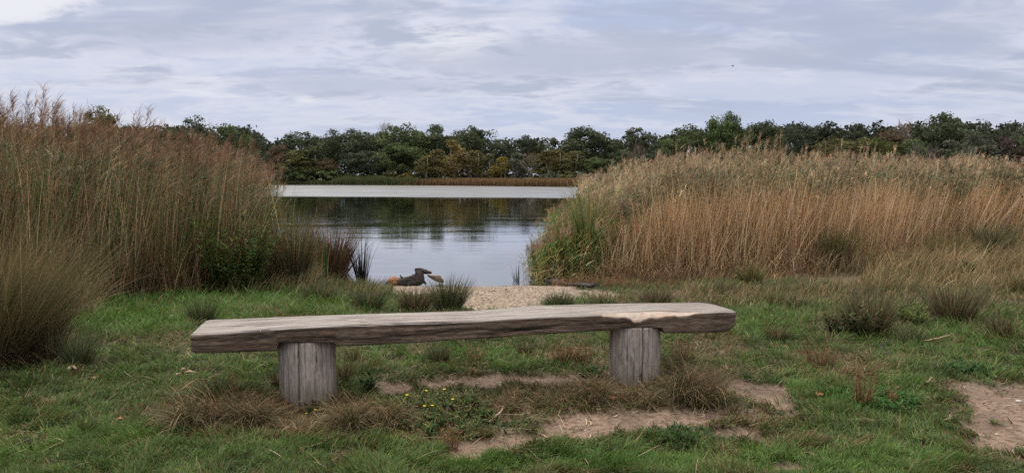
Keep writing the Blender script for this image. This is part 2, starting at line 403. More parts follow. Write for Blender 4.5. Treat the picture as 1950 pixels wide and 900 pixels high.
def build_ground():
    xr = grow(0, 6, .045, 1.0)[1:]; xr = xr+grow(xr[-1], 900, .09, 1.06)[1:]
    xs = np.array([-a for a in xr[::-1]]+[0]+xr)
    ys = np.array([-a for a in grow(.0, 300, .6, 1.25)[:0:-1]]+grow(0, 2.4, .2, 1)+grow(2.45, 8, .04, 1)[:]+grow(8.03, 17, .08, 1)[:]+grow(17.2, 900, .16, 1.045))
    ys = np.unique(ys)
    X, Y = np.meshgrid(xs, ys); x = X.ravel(); y = Y.ravel()
    z = gz(x, y); b, sa = masks(x, y); px, py = proj(x, y, z)
    dead = np.where(y > 2.2, deadness(x, y, px, py), .3)
    s = lake_s(x, y); wet = sst(-.55, -.05, s+.5*(fbm(x*3, y*3, 58)-.5))*(y < 140)
    nx, ny = len(xs), len(ys)
    i = (np.arange(ny-1)[:, None]*nx+np.arange(nx-1)[None]).ravel()
    F = np.stack([i, i+1, i+nx+1, i+nx], 1)
    me = make_mesh('ground', np.stack([x, y, z], 1), F, None, {'bare': b, 'sand': sa, 'dead': dead, 'wet': wet}, True)
    link('ground', me, ground_mat(), kind='structure')
    me = make_mesh('lake', [(-260, 12, WZ), (40, 12, WZ), (40, 215, WZ), (-260, 215, WZ)], [(0, 1, 2, 3)])
    link('water', me, water_mat(), kind='structure')
build_ground()

# ------------------------------------------------------------------ the bench
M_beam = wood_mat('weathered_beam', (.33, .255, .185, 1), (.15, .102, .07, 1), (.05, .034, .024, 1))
M_post = wood_mat('weathered_post', (.60, .53, .46, 1), (.41, .345, .29, 1), (.19, .15, .12, 1), .3, 6.0, .007)
SEATZ = 0.47
def bench():
    fx = [361.5, 400, 437, 558, 662, 783, 900, 1024, 1145, 1206, 1275, 1328, 1380, 1404]
    fy = [636.5, 635, 633.5, 624, 619, 615, 611.5, 604, 599.5, 598.5, 597, 595, 592, 591]
    bx = [396, 639, 900, 960, 1015, 1131, 1220, 1353.5]
    by = [607, 597.5, 589.5, 585.5, 580, 577, 575.5, 574]
    qx = [361.5, 370, 440, 532, 640, 708, 783, 900, 1044, 1169, 1261, 1391, 1404]
    qy = [672, 674.5, 674, 671, 661, 659.6, 655, 646.7, 638, 631, 635.7, 635, 628]
    n = 420; u = np.linspace(0, 1, n)
    px = 361.5+u*(1404-361.5); py = np.interp(px, fx, fy)+.5*(fbm(px*.03, px*0, 12)-.5)
    X, Y = on_plane(px, py, SEATZ)
    pbx = 396+u*(1353.5-396); pby = np.interp(pbx, bx, by)+.8*(fbm(pbx*.02, px*0, 13)-.5)
    XB, YB = on_plane(pbx, pby, SEATZ)
    qb = np.interp(px, qx, qy)
    notch = np.maximum(sst(524, 529, px)*(1-sst(636, 640, px)), sst(1176, 1186, px)*(1-sst(1262, 1267, px)))
    nb = np.where(px < 900, 652.5, 624.5)
    a, b, c = ray(px, qb); zb = CAMZ+c*(Y/b)
    a, b, c = ray(px, nb); zn = CAMZ+c*((Y+.03)/b)
    zb0 = zb.copy(); zb = zb*(1-notch)+zn*notch
    # chamfer: small worn edge, large where the front edge has split away
    spl = sst(1143, 1150, px)*(1-sst(1325, 1345, px))
    jag = fbm(px*.05, px*0, 21)
    drop_px = np.interp(px, [1140, 1146, 1165, 1190, 1206, 1235, 1275, 1300, 1330, 1345], [2, 5, 6, 8, 15, 13, 6, 6, 3, 2])
    d = drop_px*Y/FPX*1.0*(.6+.8*fbm(px*.07, px*0, 22, 2))*spl+(1-spl)*.010
    cc = spl*np.interp(px, [1140, 1150, 1200, 1260, 1300, 1345], [.02, .05, .10, .12, .07, .02])*(.7+.6*jag)+(1-spl)*.010
    TB = np.stack([XB, YB, np.full(n, SEATZ)], 1); TF = np.stack([X, Y, np.full(n, SEATZ)], 1)
    hd = (TB-TF); hd /= np.linalg.norm(hd, axis=1)[:, None]
    TC = TF+hd*cc[:, None]; TC[:, 2] -= spl*.004; FC = TF-np.array([0, 0, 1])*d[:, None]+hd*(spl*.015)[:, None]
    BF = TF+hd*.012; BF[:, 2] = zb; BB = TB-hd*.03; BB[:, 2] = zb
    ns = [16, 4, 16, 10, 10]; corners = [TB, TC, FC, BF, BB]
    ring = []; lab = []
    for e in range(5):
        A, B = corners[e], corners[(e+1) % 5]
        for k in range(ns[e]):
            ring.append(A+(B-A)*(k/ns[e])); lab.append(e)
    M = len(ring); V = np.stack(ring, 1)            # n,M,3
    lab = np.array(lab)
    # soften corners
    keep = V.copy()
    for _ in range(2): V = .5*V+.25*np.roll(V, 1, 1)+.25*np.roll(V, -1, 1)
    s = np.concatenate([[0], np.cumsum(np.linalg.norm(np.diff(TF, axis=0), axis=1))])
    per = np.cumsum(np.r_[0, np.linalg.norm(np.diff(keep[n//2], axis=0), axis=1)])
    sg = np.broadcast_to(s[:, None], (n, M)); pg = np.broadcast_to(per[None], (n, M))
    cen = V.mean(1, keepdims=True); nrm = V-cen; nrm[:, :, 0] = 0; nrm /= np.linalg.norm(nrm, axis=2)[:, :, None]+1e-9
    amp = np.where(lab == 0, .003, .011)[None]
    dsp = amp*((fbm(sg*2.2, pg*38, 61, 4)-.5)*2)-np.where(lab == 0, .004, .016)[None]*sst(.60, .70, fbm(sg*1.3+3, pg*26, 64, 3))+np.where(lab == 0, .004, .009)[None]*(fbm(sg*1.7, pg*7, 62, 3)-.5)
    # long dark checks in the front face
    for (p0, s0, s1, dp) in ((.62, .1, .9, .016), (.655, 1.3, 2.5, .012), (.60, 2.1, 3.1, .010), (.68, .3, 1.4, .010)):
        pass
    V = V+nrm*dsp[:, :, None]
    # end caps: pull in the last rings
    e = np.arange(n)
    capL = np.clip(1-e/4.0, 0, 1)**2*.06; capR = np.clip(1-(n-1-e)/14.0, 0, 1)**2*.17
    V = V+(cen-V)*(capL+capR)[:, None, None]*np.array([0, 1, 1])
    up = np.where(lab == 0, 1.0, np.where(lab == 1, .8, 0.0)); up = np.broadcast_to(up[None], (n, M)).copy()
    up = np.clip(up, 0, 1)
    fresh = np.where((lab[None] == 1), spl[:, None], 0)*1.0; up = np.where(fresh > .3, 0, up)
    G = np.stack([sg, pg, np.full((n, M), .3)], 2)
    VV = [V.reshape(-1, 3)]; UP = [up.ravel()]; FR = [fresh.ravel()]; GG = [G.reshape(-1, 3)]
    i = (np.arange(n-1)[:, None]*M+np.arange(M)[None]).ravel(); j = (np.arange(n-1)[:, None]*M+((np.arange(M)+1) % M)[None]).ravel()
    F = [np.stack([i, i+M, j+M, j], 1)]; cnt = n*M; tri = []
    for side, row in ((0, 0), (1, n-1)):
        prev = row*M+np.arange(M)
        for sc_ in (.82, .6, .35):
            c_ = V[row].mean(0); R_ = c_+(V[row]-c_)*sc_
            R_[:, 0] += (-1 if side == 0 else 1)*(.012*(1-sc_)+.010*(fbm(R_[:, 1]*22, R_[:, 2]*30, 5+side)-.5)+(.02*(1-sc_) if side else 0))
            VV.append(R_); UP.append(np.zeros(M)); FR.append(np.zeros(M)); GG.append(np.stack([R_[:, 2]*.3, R_[:, 1]*1.0, R_[:, 2]], 1))
            cur = cnt+np.arange(M); cnt += M
            q = np.stack([prev, cur, np.roll(cur, -1), np.roll(prev, -1)], 1); F.append(q if side else q[:, ::-1]); prev = cur
        VV.append(V[row].mean(0)[None]); UP.append([0]); FR.append([0]); GG.append([[0, 0, 0]])
        tri.append(np.stack([prev, np.roll(prev, -1), np.full(M, cnt)], 1)); cnt += 1
    Vt = np.concatenate(VV)
    org = np.array([-.2, 5.35, -.07])
    root = link('log_bench', None, loc=tuple(org), label='rustic bench of one thick grey timber beam resting on two log posts by the lake', category='bench')
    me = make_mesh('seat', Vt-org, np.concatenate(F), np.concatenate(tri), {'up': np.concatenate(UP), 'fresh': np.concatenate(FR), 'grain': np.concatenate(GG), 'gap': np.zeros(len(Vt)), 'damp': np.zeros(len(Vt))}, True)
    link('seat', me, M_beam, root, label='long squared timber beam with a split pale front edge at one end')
    # posts
    def post(pxc, r, ztop, seed, cracks, lbl):
        yf = float(np.interp(pxc, px, Y)); yc = yf+r+.005; xc = (pxc-975)/FPX*(yc*CP-(.2-CAMZ)*SP)
        nb_, nh = 220, 40
        th = np.linspace(0, 2*np.pi, nb_, endpoint=False)-math.pi/2; hh = np.linspace(-.35, ztop, nh)
        TH, HH = np.meshgrid(th, hh)
        rr = r*(1+.075*(fbm(np.cos(TH)*1.5+5, np.sin(TH)*1.5+HH*.8, seed)-.5)*2)+.006*(fbm(TH*14, HH*1.2, seed+3)-.5)*2+.022*(fbm(TH*3, HH*3.5, seed+8)-.5)
        rr = rr*(1-.03*sst(ztop-.1, ztop, HH))
        gap = np.zeros_like(rr)
        for (ang, h0, h1, wd, dp) in cracks:
            a_ = -math.pi/2+ang+.035*(fbm(HH*7, HH*0, seed+11)-.5)*2
            dd = np.abs((TH-a_+math.pi) % (2*math.pi)-math.pi)*r
            k = np.exp(-(dd/wd)**2)*sst(h0-.03, h0, HH)*(1-sst(h1, h1+.03, HH)); gap = np.maximum(gap, sst(.35, .8, k)); rr = rr-dp*k
        Vp = np.stack([xc+rr*np.cos(TH), yc+rr*np.sin(TH), HH], 2).reshape(-1, 3)
        Gp = np.stack([HH, TH*r, np.full_like(HH, seed)], 2).reshape(-1, 3)
        i = (np.arange(nh-1)[:, None]*nb_+np.arange(nb_)[None]).ravel(); j = (np.arange(nh-1)[:, None]*nb_+((np.arange(nb_)+1) % nb_)[None]).ravel()
        Fp = np.stack([i, j, j+nb_, i+nb_], 1)
        Vp = np.concatenate([Vp, [[xc, yc, ztop]]]); Gp = np.concatenate([Gp, [[0, 0, 0]]])
        k = (nh-1)*nb_+np.arange(nb_); t3 = np.stack([k, np.roll(k, -1), np.full(nb_, len(Vp)-1)], 1)
        g = np.r_[gap.ravel(), 0]; z0 = np.zeros(len(Vp))
        me = make_mesh('leg', Vp-org, Fp, t3, {'up': z0, 'fresh': z0, 'grain': Gp, 'gap': g, 'damp': np.r_[(.45*(1-sst(-.08, .08, HH+.10*(fbm(TH*4, HH*5, seed)-.5)))).ravel(), 0]}, True)
        link('leg', me, M_post, root, label=lbl)
        return xc, yc
    iL = np.argmin(abs(px-585)); iR = np.argmin(abs(px-1210))
    post(587, .207, zn[iL]+.004, 3, [(-.06, -.4, .5, .0035, .035), (.55, .1, .36, .002, .01), (-.7, .0, .3, .002, .01)], 'thick round log post with one long central crack')
    post(1209, .203, zn[iR]+.004, 9, [(.13, -.4, .6, .004, .035), (.72, -.1, .18, .002, .015), (-.5, .1, .5, .002, .01), (.4, .3, .42, .002, .008)], 'grey log post with a crack and small notches near its top')
bench()

# ------------------------------------------------------------------ short grass
def grass():
    acc = Acc(); N = 470000
    # denser near the camera, thinning with distance; a margin outside the frame
    py = 352+U(0, 1, N)**.9*0  # placeholder
    t = U(0, 1, N); pyy = 540+(960-540)*t**.8; pxx = U(-430, 2400, N)
    x, y = on_plane(pxx, pyy, np.interp(pyy, [540, 600, 700, 960], [-.6, -.38, -.12, 0]))
    s = lake_s(x, y); b, sa = masks(x, y); z = gz(x, y); px, py = proj(x, y, z)
    clump = fbm(x*7, y*7, 90); big = fbm(x*1.1, y*1.1, 92)
    keep = (s < -.35) & (rng.random(N) > b*1.12) & (rng.random(N) > sa*1.08) & (rng.random(N) < .35+1.2*clump)
    x, y, z, px, py, clump, big, b = [a[keep] for a in (x, y, z, px, py, clump, big, b)]
    n = len(x); dead = deadness(x, y, px, py)
    vivid = ell(px+40*(clump-.5), py, [(350, 590, 300, 40, -5, 1), (620, 585, 130, 25, 0, .8), (930, 685, 230, 25, 0, .8), (1500, 525, 170, 16, 0, 1), (1450, 620, 110, 30, 0, .6),
                                       (1500, 880, 400, 30, 0, .6), (1050, 880, 260, 22, 0, .8), (300, 850, 300, 40, 0, .35), (1640, 740, 150, 60, 0, .5), (1850, 640, 120, 30, 0, .6)])
    vivid = np.clip(vivid*.9+.25*(big-.4), 0, 1)
    patch = (.38+1.3*fbm(x*3.1, y*3.1, 95, 4))[:, None]
    g1 = patch*pal([(.098, .165, .034), (.074, .135, .034), (.135, .170, .042), (.080, .120, .044)], n, .22)
    g2 = (.4+.6*patch)*pal([(.10, .195, .032), (.125, .215, .042), (.085, .165, .03)], n, .2)
    br = pal([(.22, .155, .075), (.16, .10, .05), (.30, .22, .12), (.12, .08, .04)], n, .2)
    col = g1+(g2-g1)*vivid[:, None]
    isdead = rng.random(n) < np.clip(dead*.85+.10-.10*vivid+.35*b, 0, 1)
    col[isdead] = br[isdead]
    dist = np.sqrt(x*x+y*y)
    h = (.020+.042*sst(.35, .75, clump)+.025*rng.random(n))*np.interp(dist, [3, 8, 14], [.85, 1.1, 1.4])*(1-.5*b)
    h = h*np.where(py < 650, 1.35, 1)*(1+.35*vivid*(py < 660))
    h = h*np.where(rng.random(n) < .03, 1.8, 1)
    az0 = fbm(x*2.1, y*2.1, 77)*14
    az = az0+U(-1.6, 1.6, n)
    w = (.0016+dist*.00034)*U(.6, 1.7, n)
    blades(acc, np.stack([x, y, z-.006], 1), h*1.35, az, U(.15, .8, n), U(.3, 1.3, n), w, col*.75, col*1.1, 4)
    # broad little leaves (clover, plantain) and flat dead straws between the blades
    m = 60000; j = rng.choice(n, m); wd = fbm(x[j]*2.3+9, y[j]*2.3, 97); k = j[wd > .47]; m = len(k)
    cc = pal([(.07, .12, .03), (.09, .15, .04), (.05, .085, .03), (.10, .12, .045)], m, .25)
    blades(acc, np.stack([x[k]+U(-.02, .02, m), y[k]+U(-.02, .02, m), z[k]+U(0, .015, m)], 1), U(.015, .045, m), U(0, 6.28, m), U(.6, 1.5, m), U(0, .9, m), (.0035+dist[k]*.0006)*U(.6, 1.3, m), cc*.9, cc*1.1, 3, face=.12, tip=.3)
    m = 9000; xx = U(-6, 6, m)*U(.4, 1.3, m); yy = U(2.6, 9.5, m); dd_ = deadness(xx, yy, *proj(xx, yy, gz(xx, yy))); k = rng.random(m) < .25+dd_; xx, yy = xx[k], yy[k]; m = len(xx)
    cc = pal([(.42, .31, .17), (.30, .21, .12), (.50, .40, .26)], m, .2)
    blades(acc, np.stack([xx, yy, gz(xx, yy)+U(.005, .035, m)], 1), U(.05, .20, m), U(0, 6.28, m), U(1.3, 1.6, m), U(-.1, .3, m), .0012+yy*.00025, cc, cc, 3, tip=.5)
    link('grass', acc.mesh('grass'), M_grass, kind='stuff', label='short green and brown grass covering the bank', category='grass')
grass()
def gravel():
    n = 9000; x = np.r_[U(-3, 5.5, n), U(-2.5, 1.5, 2500)]; y = np.r_[U(3, 6.2, n), U(9.5, 14, 2500)]; b, sa = masks(x, y); k = rng.random(len(x)) < np.maximum(b, sa*.5)*.9; x, y = x[k], y[k]; n = len(x)
    s = U(.002, .006, n)*np.where(rng.random(n) < .06, 2.2, 1)*np.clip(y/5, 1, 2); z = gz(x, y)+s*.3
    d = np.array([[1, 0, 0], [0, 1, 0], [-1, 0, 0], [0, -1, 0], [0, 0, .7], [0, 0, -.7]], float); th = U(0, 6.28, n)
    V = np.zeros((n, 6, 3)); st = U(.6, 1.6, n)
    V[:, :, 0] = (d[None, :, 0]*np.cos(th)[:, None]*st[:, None]-d[None, :, 1]*np.sin(th)[:, None])*s[:, None]+x[:, None]
    V[:, :, 1] = (d[None, :, 0]*np.sin(th)[:, None]*st[:, None]+d[None, :, 1]*np.cos(th)[:, None])*s[:, None]+y[:, None]; V[:, :, 2] = d[None, :, 2]*s[:, None]+z[:, None]
    f = np.array([(0, 1, 4), (1, 2, 4), (2, 3, 4), (3, 0, 4), (1, 0, 5), (2, 1, 5), (3, 2, 5), (0, 3, 5)]); F = (np.arange(n)*6)[:, None, None]+f[None]
    c = np.repeat(pal([(.40, .34, .28), (.22, .16, .12), (.08, .055, .04), (.52, .47, .40), (.14, .10, .06)], n, .2), 6, 0)
    a = Acc(); a.add(V.reshape(-1, 3), None, c, F.reshape(-1, 3)); link('gravel', a.mesh('gravel'), M_bark0, kind='stuff', label='small pebbles and crumbs scattered over the bare soil', category='gravel')
M_bark0 = plant_mat('pebbles', 0.0, .9, spec=.2)
gravel()

# ------------------------------------------------------------------ tussocks, each a thing of its own
def tuft(name, px, py, hpx, wpx, n, cols, label, group=None, style='rush', K=5, wt=None, wts=None, loc=None, dry=.0, cat='plant'):
    """px,py = foot of the plant in the photo; hpx,wpx = its size there"""
    X, Y, Z = gpt(px, py) if loc is None else loc
    H = hpx*Y/FPX; Rw = wpx*Y/FPX/2; acc = Acc()
    rb = Rw*(.35 if style == 'rush' else .55)
    a = U(0, 2*np.pi, n); r = np.sqrt(rng.random(n))*rb
    bx, by = X+r*np.cos(a), Y+r*np.sin(a)*.9
    base = np.stack([bx, by, gz(bx, by)-.01], 1)
    if style == 'rush':
        lean = (r/rb)*math.atan2(Rw-rb*.6, H)*U(.5, 1.25, n); h = H*U(.45, 1.06, n); az = a+U(-.5, .5, n); bend = U(-.05, .5, n); w = max(.0022, Y*.00042)*U(.7, 1.6, n)
    elif style == 'arch':
        lean = (r/rb)*.7+U(0, .3, n); h = H*U(.6, 1.25, n); az = a+U(-.6, .6, n); bend = U(.5, 1.9, n); w = max(.0015, Y*.00034)*U(.7, 1.3, n)
    elif style == 'fount':                        # big wind-blown clump
        lean = (r/rb)*.55+np.abs(rng.normal(0, .12, n)); h = H*U(.35, 1.2, n)*(.55+.9*fbm(bx*7, by*7, 8)); az = np.where(rng.random(n) < .5, rng.normal(.1, .7, n), a); bend = np.abs(rng.normal(.25, .4, n)); w = .0021*U(.5, 1.9, n)
    elif style == 'droop':                        # dead blades hanging over the mound
        lean = U(.0, .9, n); h = H*U(.5, 1.7, n)*(.5+1.0*fbm(bx*9, by*9, 4)); az = -math.pi/2+U(-2.2, 2.2, n); bend = U(.5, 2.4, n); w = .0017*np.where(rng.random(n) < .3, U(1.4, 2.6, n), U(.6, 1.2, n))
    elif style == 'sorrel':
        lean = U(0, .25, n); h = H*U(.5, 1.1, n); az = a; bend = U(-.2, .3, n); w = np.full(n, .0022)*U(.8, 1.4, n)
    c = pal(cols, n, .2, wts)
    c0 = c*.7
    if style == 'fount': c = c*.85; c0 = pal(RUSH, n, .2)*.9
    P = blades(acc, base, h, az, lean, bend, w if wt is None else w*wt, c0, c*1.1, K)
    if style == 'sorrel':                         # small rusty seed whorls up each stalk
        m = 12; nn = n*m; k = rng.integers(1, K, nn); i = np.repeat(np.arange(n), m)
        f = rng.random((nn, 1)); p = P[i, k]*f+P[i, k-1]*(1-f)
        cc = pal(cols, nn, .25); blades(acc, p, U(.012, .03, nn), U(0, 6.28, nn), U(.3, 1.5, nn), U(0, .8, nn), U(.003, .006, nn), cc, cc, 2)
    if dry > 0:                                   # dead skirt
        m = int(n*dry); a = U(0, 6.28, m); r = np.sqrt(rng.random(m))*rb*1.1
        bx, by = X+r*np.cos(a), Y+r*np.sin(a); cc = pal([(.17, .12, .065), (.12, .075, .04), (.22, .16, .09)], m, .2)
        blades(acc, np.stack([bx, by, gz(bx, by)], 1), H*U(.25, .6, m), a, U(.4, 1.2, m), U(.2, 1.5, m), max(.0015, Y*.0003), cc*.8, cc, 4)
    kw = dict(label=label, category=cat)
    if group: kw['group'] = group
    return link(name, acc.mesh(name, (X, Y, Z)), M_grass, loc=(X, Y, Z), **kw)
RUSH = [(.048, .080, .032), (.070, .105, .038), (.040, .062, .030), (.13, .13, .055), (.24, .18, .09)]
RUSHB = [(.052, .072, .030), (.11, .085, .042), (.16, .11, .055), (.060, .058, .030), (.26, .19, .10)]
TAN = [(.36, .245, .12), (.26, .17, .08), (.46, .33, .18), (.18, .12, .06)]
OLIVE = [(.12, .125, .040), (.17, .145, .055), (.080, .095, .032), (.28, .215, .10)]
RUST = [(.20, .105, .050), (.14, .075, .038), (.25, .15, .075)]
G1 = 'rush tussocks growing on the bank'
tufts = [
 ('rush_tussock', 855, 590, 72, 120, 700, RUSH, 'dark rush tussock with long spikes beside the driftwood at the sand edge', G1, 'rush', .2),
 ('rush_tussock', 790, 592, 55, 110, 600, RUSHB, 'brown tipped rush tussock left of the spiky one behind the beam', G1, 'rush', .3),
 ('rush_tussock', 700, 588, 50, 120, 600, RUSH, 'bushy grey green rush tussock beside the water left of the sand', G1, 'rush', .3),
 ('rush_tussock', 610, 575, 45, 110, 500, RUSH, 'low rush tussock in the bright grass below the brown rushes', G1, 'rush', .2),
 ('rush_tussock', 1065, 588, 42, 100, 600, RUSH, 'low rush tussock on the sand in front of the dark branch', G1, 'rush', .2),
 ('rush_tussock', 1150, 583, 26, 120, 400, RUSH, 'flat rush tussock right behind the beam under the dark branch', G1, 'rush', .3),
 ('rush_tussock', 1250, 578, 38, 120, 450, RUSHB, 'wispy brown green rush tussock behind the right log post', G1, 'rush', .3),
 ('rush_tussock', 385, 622, 62, 80, 500, RUSH, 'rush tussock just behind the left end of the beam', G1, 'rush', .4),
 ('rush_tussock', 95, 690, 110, 100, 380, RUSHB, 'upright rush tussock in front of the huge straw clump', G1, 'rush', .2),
 ('rush_tussock', 150, 700, 80, 110, 300, RUSH, 'thin rush tussock with leaning stems in the left lawn', G1, 'rush', .2),
 ('rush_tussock', 675, 692, 38, 70, 220, RUSHB, 'small rush tussock touching the right side of the left log post', G1, 'rush', .2),
 ('rush_tussock', 835, 690, 42, 80, 420, RUSH, 'round rush tussock seen under the middle of the beam', G1, 'rush', .2),
 ('rush_tussock', 1000, 676, 34, 60, 160, RUSHB, 'sparse rush tussock under the beam right of the round one', G1, 'rush', .1),
 ('rush_tussock', 1590, 512, 92, 110, 600, OLIVE, 'tall olive rush tussock at the foot of the pale reeds', G1, 'rush', .2),
 ('rush_tussock', 1520, 590, 34, 80, 350, RUSH, 'short dark rush tussock between the beam end and the dark weeds', G1, 'rush', .2),
 ('rush_tussock', 1655, 635, 108, 150, 560, RUSHB, 'dark reddish rush tussock standing beside leafy weeds on the right', G1, 'rush', .3),
 ('rush_tussock', 1815, 614, 95, 160, 560, RUSHB, 'wide open rush tussock with thin dark stems on the right', G1, 'rush', .3),
 ('rush_tussock', 1700, 560, 60, 110, 450, OLIVE, 'straw coloured tussock behind the two dark right tussocks', G1, 'arch', .3),
 ('rush_tussock', 1800, 500, 62, 120, 500, OLIVE, 'olive tussock at the edge of the reed bed left of the largest one', G1, 'rush', .3),
 ('rush_tussock', 1890, 490, 72, 120, 600, RUSH, 'largest dark green tussock near the right picture edge', G1, 'rush', .3),
 ('rush_tussock', 1470, 585, 40, 90, 300, OLIVE, 'yellowish tussock right of the beam end', G1, 'rush', .3),
 ('rush_tussock', 240, 540, 110, 100, 500, OLIVE, 'brown green tussock at the top of the left lawn', G1, 'rush', .5),
 ('rush_tussock', 330, 520, 90, 110, 500, RUSHB, 'russet tussock in front of the left reeds', G1, 'rush', .5),
 ('rush_tussock', 1380, 560, 30, 90, 300, RUSHB, 'thin dry rush tuft above the right end of the beam', G1, 'rush', .3),
 ('rush_tussock', 1480, 650, 40, 80, 260, RUSHB, 'low brownish rush tuft in the lawn below the right end of the beam', G1, 'rush', .3),
 ('rush_tussock', 1735, 655, 42, 90, 260, RUSH, 'low green rush tuft between and below the two large dark tussocks', G1, 'rush', .3),
 ('rush_tussock', 1905, 640, 50, 90, 300, RUSHB, 'brown green rush tuft near the right edge above the gravel', G1, 'rush', .3),
 ('rush_tussock', 1430, 540, 46, 90, 350, OLIVE, 'straw tipped tussock at the foot of the right reeds above the beam end', G1, 'rush', .4),
 ('rush_tussock', 530, 735, 46, 60, 130, RUSHB, 'thin upright rush tuft against the left side of the left log post', G1, 'rush', .3),
 ('rush_tussock', 655, 730, 60, 50, 130, RUSHB, 'leaning brown rush stems against the right side of the left log post', G1, 'rush', .3),
 ('rush_tussock', 1282, 722, 60, 60, 160, RUSHB, 'upright dry rush stems against the right side of the right log post', G1, 'rush', .3),
 ('rush_tussock', 410, 752, 50, 110, 220, RUSH, 'green rush tuft growing behind the dead grass left of the bench', G1, 'rush', .2),
 ('rush_tussock', 1940, 560, 50, 90, 300, OLIVE, 'tussock cut by the right picture edge', G1, 'rush', .4),
]
for nm, px, py, hp, wp, n, cols, lb, gr, st, dry in tufts:
    tuft(nm, px, py, hp, wp, n, cols, lb, gr, st, dry=dry)
GD = 'clumps of dead grass round the bench posts'
for px, py, hp, wp, n, lb in [(385, 808, 66, 180, 1700, 'matted brown dead grass clump left of the left log post'),
                              (480, 808, 70, 140, 1500, 'dead grass clump hanging against the left side of the left log post'),
                              (668, 810, 56, 130, 1300, 'brown dead grass clump at the right foot of the left log post'),
                              (745, 810, 55, 140, 1200, 'sparse dead grass clump between the left post and the yellow flowers'),
                              (1120, 765, 44, 150, 1300, 'tan dead grass clump left of the right log post'),
                              (1225, 765, 26, 150, 900, 'brown dead grass clump in front of the right log post'),
                              (1325, 762, 76, 170, 1600, 'bushy dead grass clump right of the right log post'),
                              (1050, 768, 24, 150, 700, 'low straw coloured dead grass between the two posts'),
                              (960, 778, 30, 120, 500, 'thin dead grass behind the pale stick')]:
    tuft('dead_grass_clump', px, py, hp, wp, n, [(.22, .15, .075), (.15, .10, .05), (.31, .22, .12), (.10, .065, .035), (.38, .28, .15), (.12, .08, .045), (.08, .10, .03), (.06, .09, .03)], lb, GD, 'droop', K=6, cat='grass clump')
tuft('dry_grass_tussock', -25, 690, 285, 290, 5200, OLIVE+OLIVE+RUST+TAN, 'huge straw and green grass tussock cut by the left picture edge', None, 'fount', K=7, dry=.5, wt=.9)
GS = 'rusty sorrel stalks'
for px, py, hp, wp, n, lb in [(447, 752, 55, 30, 14, 'rust brown dock stalk rising behind the dead grass left of the bench'),
                              (1070, 690, 50, 70, 60, 'rusty sorrel patch under the beam left of the right log post'),
                              (1110, 692, 46, 60, 50, 'second rusty sorrel patch touching the right log post from the left'),
                              (1300, 690, 60, 70, 55, 'rusty sorrel just right of the right log post'),
                              (1360, 640, 60, 70, 40, 'pale rusty sorrel behind the right end of the beam'),
                              (1560, 700, 60, 90, 60, 'brown withered sorrel clump in the right lawn'),
                              (1640, 775, 90, 55, 45, 'tall rust coloured dock stalks standing alone in the right lawn'),
                              (1700, 770, 45, 40, 20, 'thin brown stalks right of the tall dock'),
                              (905, 690, 40, 60, 30, 'faded sorrel tuft under the middle of the beam'),
                              (1600, 620, 46, 70, 40, 'brown sorrel below the dark reddish tussock'),
                              (855, 858, 50, 60, 30, 'short straw coloured stalks in front of the bench middle')]:
    tuft('sorrel_plant', px, py, hp, wp, n, RUST if px != 1360 else TAN, lb, GS, 'sorrel', K=5)
tuft('dark_rush_stems', 690, 540, 95, 50, 90, [(.015, .016, .012), (.03, .026, .016)], 'thin dark stems standing in the water right of the brown rushes', None, 'rush', wt=1.4)
tuft('brown_rush_clump', 625, 533, 118, 160, 1300, [(.13, .07, .035), (.09, .05, .028), (.18, .10, .05), (.05, .05, .025)], 'russet brown rush clump at the water edge on the left', None, 'rush', dry=.3)
tuft('rush_clump', 560, 547, 150, 120, 800, RUSHB+RUSH+RUST, 'mixed green and brown rushes left of the russet clump', None, 'rush', dry=.3)
tuft('water_rush', 1030, 536, 95, 60, 170, [(.03, .06, .025), (.05, .08, .03)], 'thin green rushes standing in the water at the right bank', None, 'rush', wt=1.1)
tuft('water_rush', 985, 535, 50, 26, 14, [(.03, .05, .025)], 'few bent green stems alone in the water', None, 'rush', wt=1.2, loc=(0.1, 14.9, WZ))
tuft('sedge_clump', 1085, 535, 60, 110, 600, [(.10, .06, .03), (.05, .05, .025), (.035, .06, .022)], 'dark sedge at the left foot of the right reed bed', None, 'rush', dry=.6)

GE = 'upright green reed clumps at the right water edge'
GRN = [(.055, .13, .035), (.08, .16, .04), (.20, .20, .05), (.035, .08, .03), (.34, .25, .08)]
for px, py, hp, wp, n, lb in [(1050, 537, 95, 60, 260, 'shortest green reed clump at the right bank nearest the water'), (1085, 536, 150, 70, 420, 'middle green reed clump at the right bank'),
                              (1125, 535, 190, 80, 480, 'tallest green and yellow reed clump at the left end of the right bed')]:
    tuft('green_reed_clump', px, py, hp, wp, n, GRN, lb, GE, 'rush', K=6, wt=1.3, cat='reed clump')
